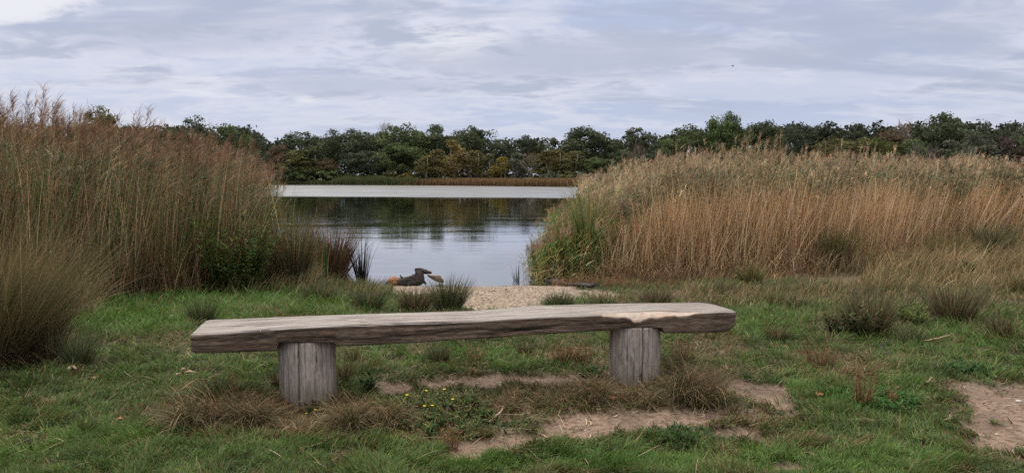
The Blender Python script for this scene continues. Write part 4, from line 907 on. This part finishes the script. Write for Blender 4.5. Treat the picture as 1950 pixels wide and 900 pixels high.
T_ = [
 ('oak_tree', 190, 203, 95, 120, 'oak', 1, OL, 'rounded tree top just clearing the left reeds nearest the picture edge', LL),
 ('oak_tree', 255, 226, 80, 125, 'oak', 2, DK, 'low dark tree top between the two higher tops above the left reeds', LL),
 ('oak_tree', 375, 219, 100, 125, 'oak', 3, DK, 'highest dark tree top above the left reeds', LL),
 ('oak_tree', 440, 234, 110, 128, 'oak', 4, GR, 'greenish tree top at the right end above the left reeds', LL),
 ('oak_tree', 315, 240, 80, 130, 'dome', 1, DK, 'low dark tree top left of the highest one behind the left reeds', LL),
 ('oak_tree', 482, 248, 60, 150, 'oak', 5, DK2, 'small dark tree top where the left reeds end', LL),
 ('oak_tree', 575, 247, 120, 188, 'airy', 1, DK, 'wide dark oak with open crown first right of the left reeds', SK),
 ('birch_tree', 613, 246, 46, 192, 'airy', 2, GY, 'thin wispy tree between the first two oaks of the skyline', SK),
 ('oak_tree', 665, 235, 100, 188, 'oak', 2, DK, 'tall dark oak with ragged top second from the left reeds', SK),
 ('oak_tree', 720, 262, 90, 186, 'oak', 3, DK2, 'lower dark oak left of the bright green oak', SK),
 ('oak_tree', 762, 234, 120, 186, 'dome', 2, GR, 'broad bright green oak on the skyline left of the golden birch', SK),
 ('bare_tree', 733, 231, 60, 198, 'bare', 1, PALE, 'pale leafless top behind the broad bright green oak', SK),
 ('oak_tree', 825, 234, 100, 192, 'oak', 4, DK, 'dark oak above and left of the golden birch', SK),
 ('oak_tree', 868, 250, 70, 194, 'oak', 1, GR, 'green oak directly above the golden birch', SK),
 ('oak_tree', 902, 237, 95, 188, 'oak', 5, DK, 'domed dark oak right above the golden birch', SK),
 ('oak_tree', 950, 262, 70, 186, 'airy', 1, DK, 'low open oak in the dip of the skyline', SK),
 ('oak_tree', 995, 248, 90, 186, 'airy', 2, DK2, 'open dark oak above the pale trunked birch', SK),
 ('oak_tree', 1050, 252, 70, 182, 'airy', 3, DK, 'small open oak left of the big round skyline oak', SK),
 ('oak_tree', 1118, 240, 120, 178, 'dome', 1, DK, 'big round dark oak left of the gap with sky showing', SK),
 ('oak_tree', 1165, 262, 60, 176, 'airy', 4, DK2, 'thin oak in the gap where sky shows through', SK),
 ('oak_tree', 1212, 239, 100, 172, 'airy', 1, DK, 'ragged oak with sky showing through its crown', SK),
 ('oak_tree', 1262, 262, 60, 168, 'oak', 2, DK2, 'low dark oak right of the ragged sky dotted oak', SK),
 ('oak_tree', 1305, 236, 105, 160, 'oak', 3, GR, 'medium green oak left of the tallest dome shaped tree', LR),
 ('oak_tree', 1385, 211, 100, 150, 'dome', 2, BG, 'tallest bright green dome shaped tree above the right reeds', LR),
 ('oak_tree', 1345, 245, 70, 152, 'oak', 4, DK, 'dark oak tucked left under the tallest dome shaped tree', LR),
 ('oak_tree', 1455, 229, 105, 155, 'dome', 1, DK, 'flat topped dark tree right of the tallest dome', LR),
 ('oak_tree', 1505, 238, 80, 160, 'dome', 3, DK2, 'dark tree at the start of the even wooded stretch', LR),
 ('oak_tree', 1560, 237, 90, 190, 'dome', 1, DK, 'first dark tree of the even stretch behind the olive shrubs', LR),
 ('oak_tree', 1625, 235, 100, 190, 'dome', 2, DK2, 'second dark tree of the even stretch behind the olive shrubs', LR),
 ('oak_tree', 1690, 240, 90, 190, 'dome', 3, DK, 'third dark tree of the even stretch left of the bare twigs', LR),
 ('bare_tree', 1722, 227, 50, 160, 'bare', 2, (.30, .2, .14), 'pale bare twigs poking above the wood on the right', LR),
 ('oak_tree', 1690, 250, 90, 150, 'oak', 1, BR, 'orange brown topped tree beneath the bare twigs', LR),
 ('oak_tree', 1797, 212, 110, 140, 'dome', 3, DK, 'large dark round tree standing highest near the right edge', LR),
 ('oak_tree', 1860, 232, 70, 165, 'airy', 2, DK2, 'thin topped tree right of the large dark round one', LR),
 ('oak_tree', 1905, 234, 70, 165, 'airy', 3, DK2, 'next thin topped tree along toward the right edge', LR),
 ('oak_tree', 1945, 224, 80, 165, 'airy', 4, GY, 'grey green thin tree at the right picture edge', LR),
 ('oak_tree', 1600, 252, 120, 130, 'oak', 2, OL, 'olive brown shrubby tree in front of the even dark stretch', LR),
 ('oak_tree', 1665, 260, 110, 130, 'oak', 5, (.075, .095, .028), 'yellow green leafy tree left of the large dark round one', LR),
 ('oak_tree', 1735, 262, 80, 128, 'oak', 4, GR, 'green tree at the left foot of the large dark round one', LR),
 ('bare_tree', 1745, 268, 36, 118, 'bare', 1, GY, 'slender pale trunked tree in front of the green trees on the right', LR),
 ('bare_tree', 1775, 272, 40, 118, 'bare', 2, PU, 'sparse brownish tree with pale trunk under the large dark round one', LR),
 ('oak_tree', 1860, 252, 110, 125, 'oak', 3, GY, 'grey green tree under the thin topped trees on the right', LR),
 ('oak_tree', 1912, 258, 90, 122, 'airy', 1, PU, 'purple brown thinning tree near the right edge', LR),
 ('oak_tree', 1975, 250, 90, 122, 'oak', 1, GR, 'green tree mostly cut by the right picture edge', LR),
 ('bare_tree', 1845, 275, 50, 118, 'bare', 1, GY, 'pale grey twiggy tree right below the large dark round one', LR),
 # lower front layer on the far bank
 ('willow_tree', 530, 275, 70, 182, 'oak', 4, BR, 'brownish waterside tree at the tip of the left reeds', FR),
 ('willow_tree', 565, 285, 80, 181, 'oak', 1, OL, 'olive waterside tree beside the brown ones left of the bank shrubs', FR),
 ('willow_tree', 600, 278, 70, 181, 'birch', 3, (.085, .10, .035), 'light olive tree with pale stem left of the bank shrubs', FR),
 ('willow_tree', 622, 300, 60, 180, 'oak', 3, BR, 'rusty brown tree left of the bank shrubs', FR),
 ('oak_tree', 700, 285, 110, 181, 'dome', 2, DK2, 'dark low tree behind the left half of the bank shrubs', FR),
 ('oak_tree', 762, 272, 100, 179, 'dome', 1, GR, 'round green tree behind the yellow bush', FR),
 ('birch_tree', 812, 295, 44, 172, 'birch', 1, YG, 'slim olive birch directly left of the golden one', FR),
 ('birch_tree', 832, 283, 46, 173, 'birch', 2, (.13, .115, .045), 'slim brown olive birch touching the golden one', FR),
 ('birch_tree', 858, 264, 52, 174, 'birch', 3, GO, 'golden orange topped birch, brightest tree of the far bank', FR),
 ('birch_tree', 880, 288, 44, 171, 'birch', 1, (.16, .12, .05), 'orange brown birch just right of the golden one', FR),
 ('birch_tree', 905, 285, 50, 170, 'birch', 2, YG, 'yellow green birch second right of the golden one', FR),
 ('birch_tree', 932, 292, 44, 169, 'birch', 3, OL, 'olive birch left of the small yellow tree', FR),
 ('birch_tree', 955, 297, 38, 167, 'birch', 1, (.20, .16, .035), 'small yellow tree midway along the far bank', FR),
 ('birch_tree', 985, 290, 48, 168, 'birch', 2, GY, 'grey green birch right of the small yellow tree', FR),
 ('birch_tree', 1011, 288, 44, 163, 'bare', 2, (.17, .12, .05), 'thin birch with the brightest pale trunk on the far bank', FR),
 ('birch_tree', 1040, 284, 56, 165, 'birch', 3, YG, 'yellow olive birch right of the pale trunked one', FR),
 ('birch_tree', 1062, 284, 50, 164, 'birch', 2, (.13, .11, .035), 'amber green birch third right of the pale trunked one', FR),
 ('birch_tree', 1090, 286, 56, 162, 'birch', 1, OL, 'olive birch left of the dark hut', FR),
 ('oak_tree', 1130, 298, 80, 160, 'oak', 5, GR, 'bushy green tree beside the dark hut', FR),
 ('oak_tree', 1190, 285, 90, 155, 'oak', 1, DK, 'dark bushy tree right of the hut above the reeds', FR),
 ('bare_tree', 1215, 272, 50, 150, 'bare', 2, BR, 'brown thinning tree rising over the right reeds', FR),
 ('oak_tree', 1260, 285, 90, 150, 'oak', 3, DK2, 'dark low tree right of the brown thinning one', FR),
]
for nm, px, pt, w, Y, kd, sdd, c, lb, gr in T_:
    tc = (.26, .23, .19) if kd in ('birch', 'bare') else (.045, .038, .03)
    tree(nm, px, pt, w, Y, kd, sdd, c, lb, 'tree', gr, tc)
for px, pt, w, Y, c, lb in [(575, 325, 60, 178, GR, 'dark green bush at the waterline near the left reeds'), (625, 318, 60, 178, GR, 'bush at the waterline right under the rusty tree'),
                            (660, 326, 46, 177, BG, 'first bright green bush on the low bank'), (690, 328, 44, 177, YG, 'second low bush, yellowish, on the low bank'),
                            (720, 324, 46, 177, BG, 'third bright green bush on the low bank'), (748, 323, 40, 176, YG, 'fourth low bush, beside the yellow one'),
                            (776, 326, 32, 175, (.20, .16, .035), 'bright yellow bush on the far waterline'), (800, 322, 50, 174, GY, 'grey green bush right of the yellow bush'),
                            (545, 310, 60, 179, DK, 'dark bush in the corner by the left reeds'), (1050, 318, 50, 158, GY, 'silver grey bush under the birches near the hut'),
                            (1078, 326, 44, 157, OL, 'low olive bush left of the hut'), (1110, 320, 50, 157, GR, 'green bush in front of the dark hut'),
                            (1755, 285, 40, 112, GR, 'small green bush over the right reeds below the large round tree'), (1800, 282, 30, 112, (.06, .085, .04), 'small pale green bush over the right reeds')]:
    tree('bush', px, pt, w, Y, 'bush', int(px) % 3, c, lb, 'bush', 'bushes on the far bank')
# the wood behind: one uncountable mass
def wood_mass():
    acc = Acc(); n = 2600; px = U(-250, 2250, n)
    Yb = np.interp(px, [-250, 480, 800, 1100, 1400, 2250], [150, 192, 205, 196, 178, 178])+U(0, 14, n)
    top = np.interp(px, [-250, 480, 520, 700, 950, 1150, 1300, 1500, 2250], [245, 250, 275, 262, 272, 275, 258, 243, 243])
    x = (px-975)/FPX*Yb; zt = CAMZ+(335-top)*Yb/FPX; z = -.5+(zt+.5)*rng.random(n)**.8
    C = np.stack([x, Yb, z], 1)
    leafquads(acc, C, U(1.6, 2.8, n), 46, .62)
    V = acc; me = acc.mesh('wood'); o = link('woodland', me, M_leaf, kind='stuff', label='dark wood filling in behind the far trees', category='woodland'); o.color = (.045, .055, .034, 1)
wood_mass()
def far_reeds():
    acc = Acc(); n = 26000; px = U(760, 1160, n); Y0 = np.interp((px-975)/FPX*155, XF, YF)
    x = (px-975)/FPX*Y0; Y = np.interp(x, XF, YF)+U(-.3, 4.5, n)+.8*(fbm(x*.2, x*0, 9)-.5); x = (px-975)/FPX*Y
    c = pal([(.28, .17, .08), (.20, .115, .055), (.33, .22, .11), (.12, .09, .04)], n, .18)
    H = U(.8, 1.7, n)*np.interp(px, [760, 800, 1160], [.6, .95, 1.05]); blades(acc, np.stack([x, Y, np.maximum(gz(x, Y), WZ)], 1), H, U(0, 6.28, n), U(0, .2, n), U(0, .4, n), .05, c*.75, c, 3)
    n = 20000; px = U(380, 800, n); x = (px-975)/FPX*176; Y = np.interp(x, XF, YF)+U(-.3, 3, n); x = (px-975)/FPX*Y
    c = pal([(.13, .15, .05), (.16, .13, .06), (.09, .12, .045), (.10, .14, .05)], n, .2)
    blades(acc, np.stack([x, Y, np.maximum(gz(x, Y), WZ)], 1), U(.5, 1.0, n)*np.interp(px, [380, 630, 660, 800], [.8, 1.0, 2.4, 1.6])*(.6+.8*fbm(px*.05, px*0, 3)), U(0, 6.28, n), U(0, .3, n), U(0, .6, n), .06, c*.75, c, 3)
    link('shore_reeds', acc.mesh('shore_reeds'), M_reed, kind='stuff', label='low strip of russet reeds along the far shore', category='reeds')
far_reeds()

# ------------------------------------------------------------------ hut on the far bank
def bx(acc, c, s, col):
    c = np.array(c); s = np.array(s)/2
    V = np.array([[i, j, k] for i in (-1, 1) for j in (-1, 1) for k in (-1, 1)])*s+c
    acc.add(V, [(0, 1, 3, 2), (4, 6, 7, 5), (0, 4, 5, 1), (2, 3, 7, 6), (0, 2, 6, 4), (1, 5, 7, 3)], col)
M_plank = plain_mat('dark_planks', (.035, .030, .028, 1), (.06, .05, .045, 1), 4)
M_roof = plain_mat('hut_roofing', (.20, .19, .19, 1), (.13, .125, .13, 1), 3)
def hut():
    X, Y, Z = at(1147, 345, 156); Z = float(gz(X, Y))
    r = link('lakeside_hut', None, loc=(X, Y, Z), label='small dark hut with grey flat roof among trees on the far bank', category='hut')
    a = Acc(); bx(a, (0, 1.8, 1.0), (3.6, .12, 2.0), 1); bx(a, (-1.8, .6, 1.0), (.12, 2.3, 2.0), 1); bx(a, (1.8, .6, 1.0), (.12, 2.3, 2.0), 1); link('wall', a.mesh('wall'), M_plank, r)
    a = Acc(); bx(a, (0, .6, 2.1), (4.4, 3.2, .16), 1); link('roof', a.mesh('roof'), M_roof, r)
    for xx in (-1.6, 0, 1.6):
        a = Acc(); bx(a, (xx, -.7, 1.0), (.14, .14, 2.0), 1); link('post', a.mesh('post'), M_roof, r)
hut()
M_fence = plain_mat('fence_wood', (.20, .17, .14, 1), (.12, .10, .08, 1), 6)
for k, (px, h) in enumerate([(1085, 1.9), (1113, 1.7), (1136, 2.4), (1158, 1.8)]):
    X, Y, Z = at(px, 350, 150); Z = float(gz(X, Y)); a = Acc()
    tube(a, [(0, 0, -.4), (.02, 0, h*.5), (.05, 0, h)], [.10, .09, .07], 1, 8)
    link('wooden_stake', a.mesh('stake'), M_fence, loc=(X, Y, Z), category='stake', group='stakes on the far shore',
         label=['stake farthest left of the four by the far shore reeds', 'stake between the left one and the hut', 'tallest stake in front of the hut', 'stake just right of the hut'][k])

# ------------------------------------------------------------------ driftwood, sticks, small things
def bark_mat(name, c1, c2, c3):
    m, T, out = mat(name); P = T.new('ShaderNodeTexCoord').outputs['Object']
    n = T.noise(T.vec('MULTIPLY', P, (3, 14, 14)), 2, 6, .65, .5); n2 = T.noise(P, 5, 4)
    c = T.mix(T.ramp(n, (.35, .62)), c1, c2); c = T.mix(T.ramp(n2, (.55, .7)), c, c3)
    p = T.new('ShaderNodeBsdfPrincipled', {'Base Color': c, 'Roughness': .75}); b = T.new('ShaderNodeBump', {'Height': n, 'Strength': 1, 'Distance': .02}); T.l.new(b.outputs[0], p.inputs['Normal'])
    T.l.new(p.outputs[0], out.inputs[0]); return m
M_drift = bark_mat('driftwood_bark', (.012, .009, .008, 1), (.050, .036, .029, 1), (.085, .062, .052, 1))
M_core = bark_mat('driftwood_core', (.38, .13, .045, 1), (.22, .08, .035, 1), (.12, .06, .04, 1))
M_pale = bark_mat('driftwood_pale', (.20, .13, .06, 1), (.04, .028, .02, 1), (.10, .07, .05, 1))
def lumpy(acc, pts, rad, Y, seed, sides=18, n=26, amp=.22):
    q = np.array([at(px, py, Y) for px, py in pts]); u = np.linspace(0, 1, len(q)); t = np.linspace(0, 1, n)
    P = np.stack([np.interp(t, u, q[:, k]) for k in range(3)], 1)
    for _ in range(2): P[1:-1] = .5*P[1:-1]+.25*P[2:]+.25*P[:-2]
    r = np.interp(t, np.linspace(0, 1, len(rad)), rad)
    T = np.gradient(P, axis=0); T /= np.linalg.norm(T, axis=1)[:, None]
    a = np.cross(T, (0, 1, 0)); a /= np.linalg.norm(a, axis=1)[:, None]+1e-9; b = np.cross(T, a); th = np.linspace(0, 2*np.pi, sides, endpoint=False)
    TT, HH = np.meshgrid(th, t); rr = r[:, None]*(1+amp*2*(fbm(np.cos(TT)*2+HH*5+seed, np.sin(TT)*2+HH*3, seed)-.5)+.12*np.sin(TT*5+seed+HH*4))
    V = P[:, None]+rr[:, :, None]*(a[:, None]*np.cos(th)[None, :, None]+b[:, None]*np.sin(th)[None, :, None])
    i = (np.arange(n-1)[:, None]*sides+np.arange(sides)[None]).ravel(); j = (np.arange(n-1)[:, None]*sides+((np.arange(sides)+1) % sides)[None]).ravel()
    V = np.concatenate([V.reshape(-1, 3), P[:1], P[-1:]]); s_ = np.arange(sides); s2 = (s_+1) % sides
    tri = np.concatenate([np.stack([s2, s_, np.full(sides, n*sides)], 1), np.stack([s_+(n-1)*sides, s2+(n-1)*sides, np.full(sides, n*sides+1)], 1)])
    acc.add(V, np.stack([i, j, j+sides, i+sides], 1), 1, tri)
def drift():
    Y = 14.15; a = Acc(); lumpy(a, [(752, 539), (775, 537), (797, 532), (799, 522), (794, 515)], [.09, .115, .125, .09, .05], Y, 3)
    lumpy(a, [(768, 533), (764, 527), (762, 523)], [.03, .02, .008], Y, 4, 8, 8); lumpy(a, [(784, 531), (787, 525), (786, 521)], [.03, .018, .006], Y-.03, 5, 8, 8); lumpy(a, [(797, 530), (806, 535), (812, 541)], [.05, .035, .015], Y-.03, 9, 10, 10)
    o = link('driftwood_log', a.mesh('log', (-2.0, Y, WZ), True), M_drift, loc=(-2.0, Y, WZ), label='dark brown driftwood log with an orange broken end lying at the water edge', category='log')
    a = Acc(); lumpy(a, [(734, 541), (741, 537), (752, 536), (757, 538)], [.02, .07, .10, .085], Y-.02, 8, amp=.35); link('broken_end', a.mesh('end', (-2.0, Y, WZ), True), M_core, o, label='rotten orange red broken end of the log')
    a = Acc(); lumpy(a, [(790, 513), (800, 514), (812, 518), (822, 519)], [.03, .045, .045, .02], Y+.02, 5); link('branch_stub', a.mesh('stub', (-2.0, Y, WZ), True), M_drift, o)
    a = Acc(); lumpy(a, [(814, 524), (824, 527), (835, 531), (845, 537)], [.015, .045, .065, .02], Y+.35, 6, amp=.45)
    link('driftwood_chunk', a.mesh('chunk', (-1.5, Y, WZ), True), M_pale, loc=(-1.5, Y, WZ), label='short tan split driftwood piece right of the dark log', category='driftwood')
    a = Acc(); t = np.linspace(0, 1, 36); A0 = np.array(gpt(1041, 541)); A1 = np.array(gpt(1124, 553)); P = A0+(A1-A0)*t[:, None]
    P[:, 1] += .10*np.sin(t*3.1); P = np.concatenate([P, [[A1[0]+.05, A1[1], A1[2]], [A1[0]+.09, A1[1], A1[2]+.04]]])
    P[:, 2] = np.interp(P[:, 0], [A0[0], A1[0]], [A0[2], A1[2]])+.06+.02*np.sin(np.linspace(0, 9, 38)); P[-1, 2] += .05; P[-2, 2] += .02
    tube(a, P, .036*(.75+.6*fbm(np.arange(38)*.6, np.zeros(38), 3)), 1, 10)
    o = tuple(A0); link('fallen_branch', a.mesh('branch', o, True), M_drift, loc=o, label='dark bent branch lying on the sand beside the right reeds', category='branch')
drift()
M_stick = plain_mat('dry_stick', (.40, .27, .16, 1), (.28, .18, .11, 1), 40)
M_chip = plain_mat('pale_litter', (.52, .40, .26, 1), (.36, .26, .16, 1), 60)
M_stone = plain_mat('pale_stone', (.50, .46, .42, 1), (.36, .33, .30, 1), 50)
M_dleaf = plain_mat('autumn_leaf', (.34, .15, .05, 1), (.22, .09, .035, 1), 60)
def stick(p0, p1, r, label, m, name='stick', lift=.02, group=None, bend=.02, cat='stick'):
    a = Acc(); A = np.array(gpt(*p0)); B = np.array(gpt(*p1)); org = (A+B)/2; t = np.linspace(0, 1, 10)
    P = A+(B-A)*t[:, None]; P[:, 2] = np.maximum(P[:, 2], 0*t+gz(P[:, 0], P[:, 1]))+lift; P[:, 0] += bend*np.sin(t*5); P = P+rng.normal(0, r*.25, P.shape)
    tube(a, P, np.interp(t, [0, .5, 1], [r*.7, r, r*.55]), 1, 7)
    kw = dict(label=label, category=cat)
    if group: kw['group'] = group
    link(name, a.mesh(name, org, True), m, loc=tuple(org), **kw)
stick((930, 812), (974, 768), .008, 'pale straight stick lying on the dry grass below the middle of the beam', M_stick, lift=.03)
stick((345, 772), (420, 738), .005, 'long thin straw lying across the dead grass left of the left post', M_stick, lift=.10)
stick((1330, 802), (1347, 793), .005, 'thin twig on the bare soil in front of the right post', M_stick)
stick((1520, 866), (1562, 873), .005, 'thin pale twig in the grass near the bottom right', M_stick)
stick((900, 810), (912, 818), .005, 'short pale chip left of the straight stick', M_chip)
stick((585, 866), (645, 842), .004, 'thin dry stalk in the grass below the left log post', M_stick, lift=.03)
stick((1760, 658), (1812, 648), .009, 'bent pale twig in the grass below the right tussocks', M_stick, lift=.05)
stick((1795, 806), (1816, 796), .006, 'small twig at the left edge of the gravel', M_stick)
GC = 'pale wood chips on the bare soil'
for k, (a_, b_, lb) in enumerate([((1115, 800), (1118, 812), 'upright looking chip, farthest left on the soil in front of the right post'), ((1122, 806), (1128, 812), 'tiny chip touching the farthest left one'),
                       ((1168, 797), (1178, 794), 'chip lying crosswise right of the two tiny ones'), ((1027, 828), (1045, 836), 'reddish chip at the left part of the bare soil'),
                       ((1012, 840), (1030, 840), 'flat chip left below the reddish one'), ((1120, 836), (1128, 828), 'pale double chip just above the green grass edge')]):
    stick(a_, b_, .006, lb, M_chip, 'wood_chip', .006, GC, .004, 'wood chip')
def pebble(px, py, s, label, m=None, name='stone', cat='stone', flat=.55):
    X, Y, Z = gpt(px, py); n, k = 10, 7; th = np.linspace(0, 2*np.pi, n, endpoint=False); ph = np.linspace(.12, math.pi-.12, k)
    TT, PP = np.meshgrid(th, ph); rr = s*(1+.5*(fbm(np.cos(TT)*1.5+px, np.sin(TT)*1.5+PP, 3)-.5))
    V = np.stack([rr*np.sin(PP)*np.cos(TT)*1.3, rr*np.sin(PP)*np.sin(TT), rr*np.cos(PP)*flat], 2).reshape(-1, 3); V = np.concatenate([V, [[0, 0, s*flat]], [[0, 0, -s*flat]]])
    i = (np.arange(k-1)[:, None]*n+np.arange(n)[None]).ravel(); j = (np.arange(k-1)[:, None]*n+((np.arange(n)+1) % n)[None]).ravel(); q = np.arange(n); q2 = (q+1) % n
    tri = np.concatenate([np.stack([q, q2, np.full(n, k*n)], 1), np.stack([q2+(k-1)*n, q+(k-1)*n, np.full(n, k*n+1)], 1)])
    a = Acc(); a.add(V, np.stack([i, i+n, j+n, j], 1), 1, tri); link(name, a.mesh(name), m or M_stone, loc=(X, Y, Z+s*flat*.5), label=label, category=cat)
pebble(1543, 851, .016, 'pale flat stone in the grass at the lower right'); pebble(1613, 852, .010, 'small pale stone right of the flat one'); pebble(1366, 835, .007, 'tiny white pebble on the soil below the right post')
pebble(1455, 815, .012, 'small pale stone at the right end of the bare soil'); pebble(1940, 765, .02, 'grey stone on the gravel at the right edge')
def leaf(px, py, s, label, m=None, name='fallen_leaf', cat='leaf', lift=.03):
    X, Y, Z = gpt(px, py); a = Acc(); n = 7; th = rng.uniform(0, 6.28)
    t = np.linspace(-1, 1, n); w = s*.5*(1-t**2)**.6*(1+.3*np.cos(t*9)); P = np.stack([t*s, .2*s*np.sin(t*3), .25*s*t**2+.1*s*np.sin(t*7)], 1)
    ca, sa_ = math.cos(th), math.sin(th); P = P@np.array([[ca, sa_, 0], [-sa_, ca, 0], [0, 0, 1]])
    side = np.array([-sa_, ca, .4]); V = np.concatenate([P-side*w[:, None], P+(0, 0, -.08*s), P+side*w[:, None]])
    F = [(k, k+1, k+1+n, k+n) for k in range(n-1)]+[(k+n, k+1+n, k+1+2*n, k+2*n) for k in range(n-1)]
    a.add(V, F, 1); o = link(name, a.mesh(name), m or M_dleaf, loc=(X, Y, Z+lift), label=label, category=cat)
    md = o.modifiers.new('t', 'SOLIDIFY'); md.thickness = .001
leaf(228, 806, .035, 'orange brown fallen leaf in the left lawn'); leaf(181, 726, .03, 'dull brown leaf right of the pale dried scrap'); leaf(1165, 768, .03, 'reddish leaf in the dead grass left of the right post')
leaf(1560, 760, .03, 'brown leaf on the soil right of the bench'); leaf(380, 788, .03, 'dark leaf at the foot of the dead grass left of the bench')
for px, py, lb in ((135, 712, 'pale dried scrap of bark lying in the grass at the left'), (347, 722, 'bright pale curled scrap of bark left of the beam')):
    X, Y, Z = gpt(px, py); a = Acc()
    for q in range(5):
        p0 = np.array([0, 0, .03]); p1 = p0+rng.normal(0, .045, 3)*(1, .6, .5); p1[2] = abs(p1[2]); tube(a, [p0, (p0+p1)/2+(0, 0, .015), p1], [.006, .013, .005], 1, 6)
    link('bark_scrap', a.mesh('scrap', smooth=True), M_chip, loc=(X, Y, Z+.01), label=lb, category='bark scrap')
# the bird
def bird():
    X, Y, Z = at(1395, 126, 75); a = Acc()
    tube(a, [(-.16, 0, 0), (-.10, 0, .01), (0, 0, .015), (.10, 0, .0), (.20, 0, -.005)], [.012, .045, .055, .035, .012], 1, 8)
    body = link('bird', a.mesh('bird', smooth=True), plain_mat('feathers', (.10, .075, .06, 1), (.16, .12, .10, 1), 20), loc=(X, Y, Z), label='small brown bird flying high against the clouds', category='bird')
    for s in (-1, 1):
        w = Acc(); t = np.linspace(0, 1, 6); le = np.stack([.06-.10*t**2, s*.02+s*.22*t, .02+.18*t-.08*t*t], 1); te = le-np.stack([.13*(1-t)**.6, 0*t, .01+0*t], 1)
        w.add(np.concatenate([le, te, le-(0, 0, .008), te-(0, 0, .008)]), [(k, k+1, k+7, k+6) for k in range(5)]+[(k+12, k+18, k+19, k+13) for k in range(5)], 1)
        link('wing', w.mesh('wing'), body.data.materials[0], body)
    body.rotation_euler[2] = .7
bird()
S.cycles.max_bounces = 6; S.cycles.diffuse_bounces = 3; S.cycles.glossy_bounces = 3; S.cycles.transmission_bounces = 3; S.cycles.transparent_max_bounces = 4
S.cycles.use_denoising = False; S.cycles.use_adaptive_sampling = False; S.cycles.sample_clamp_indirect = 4
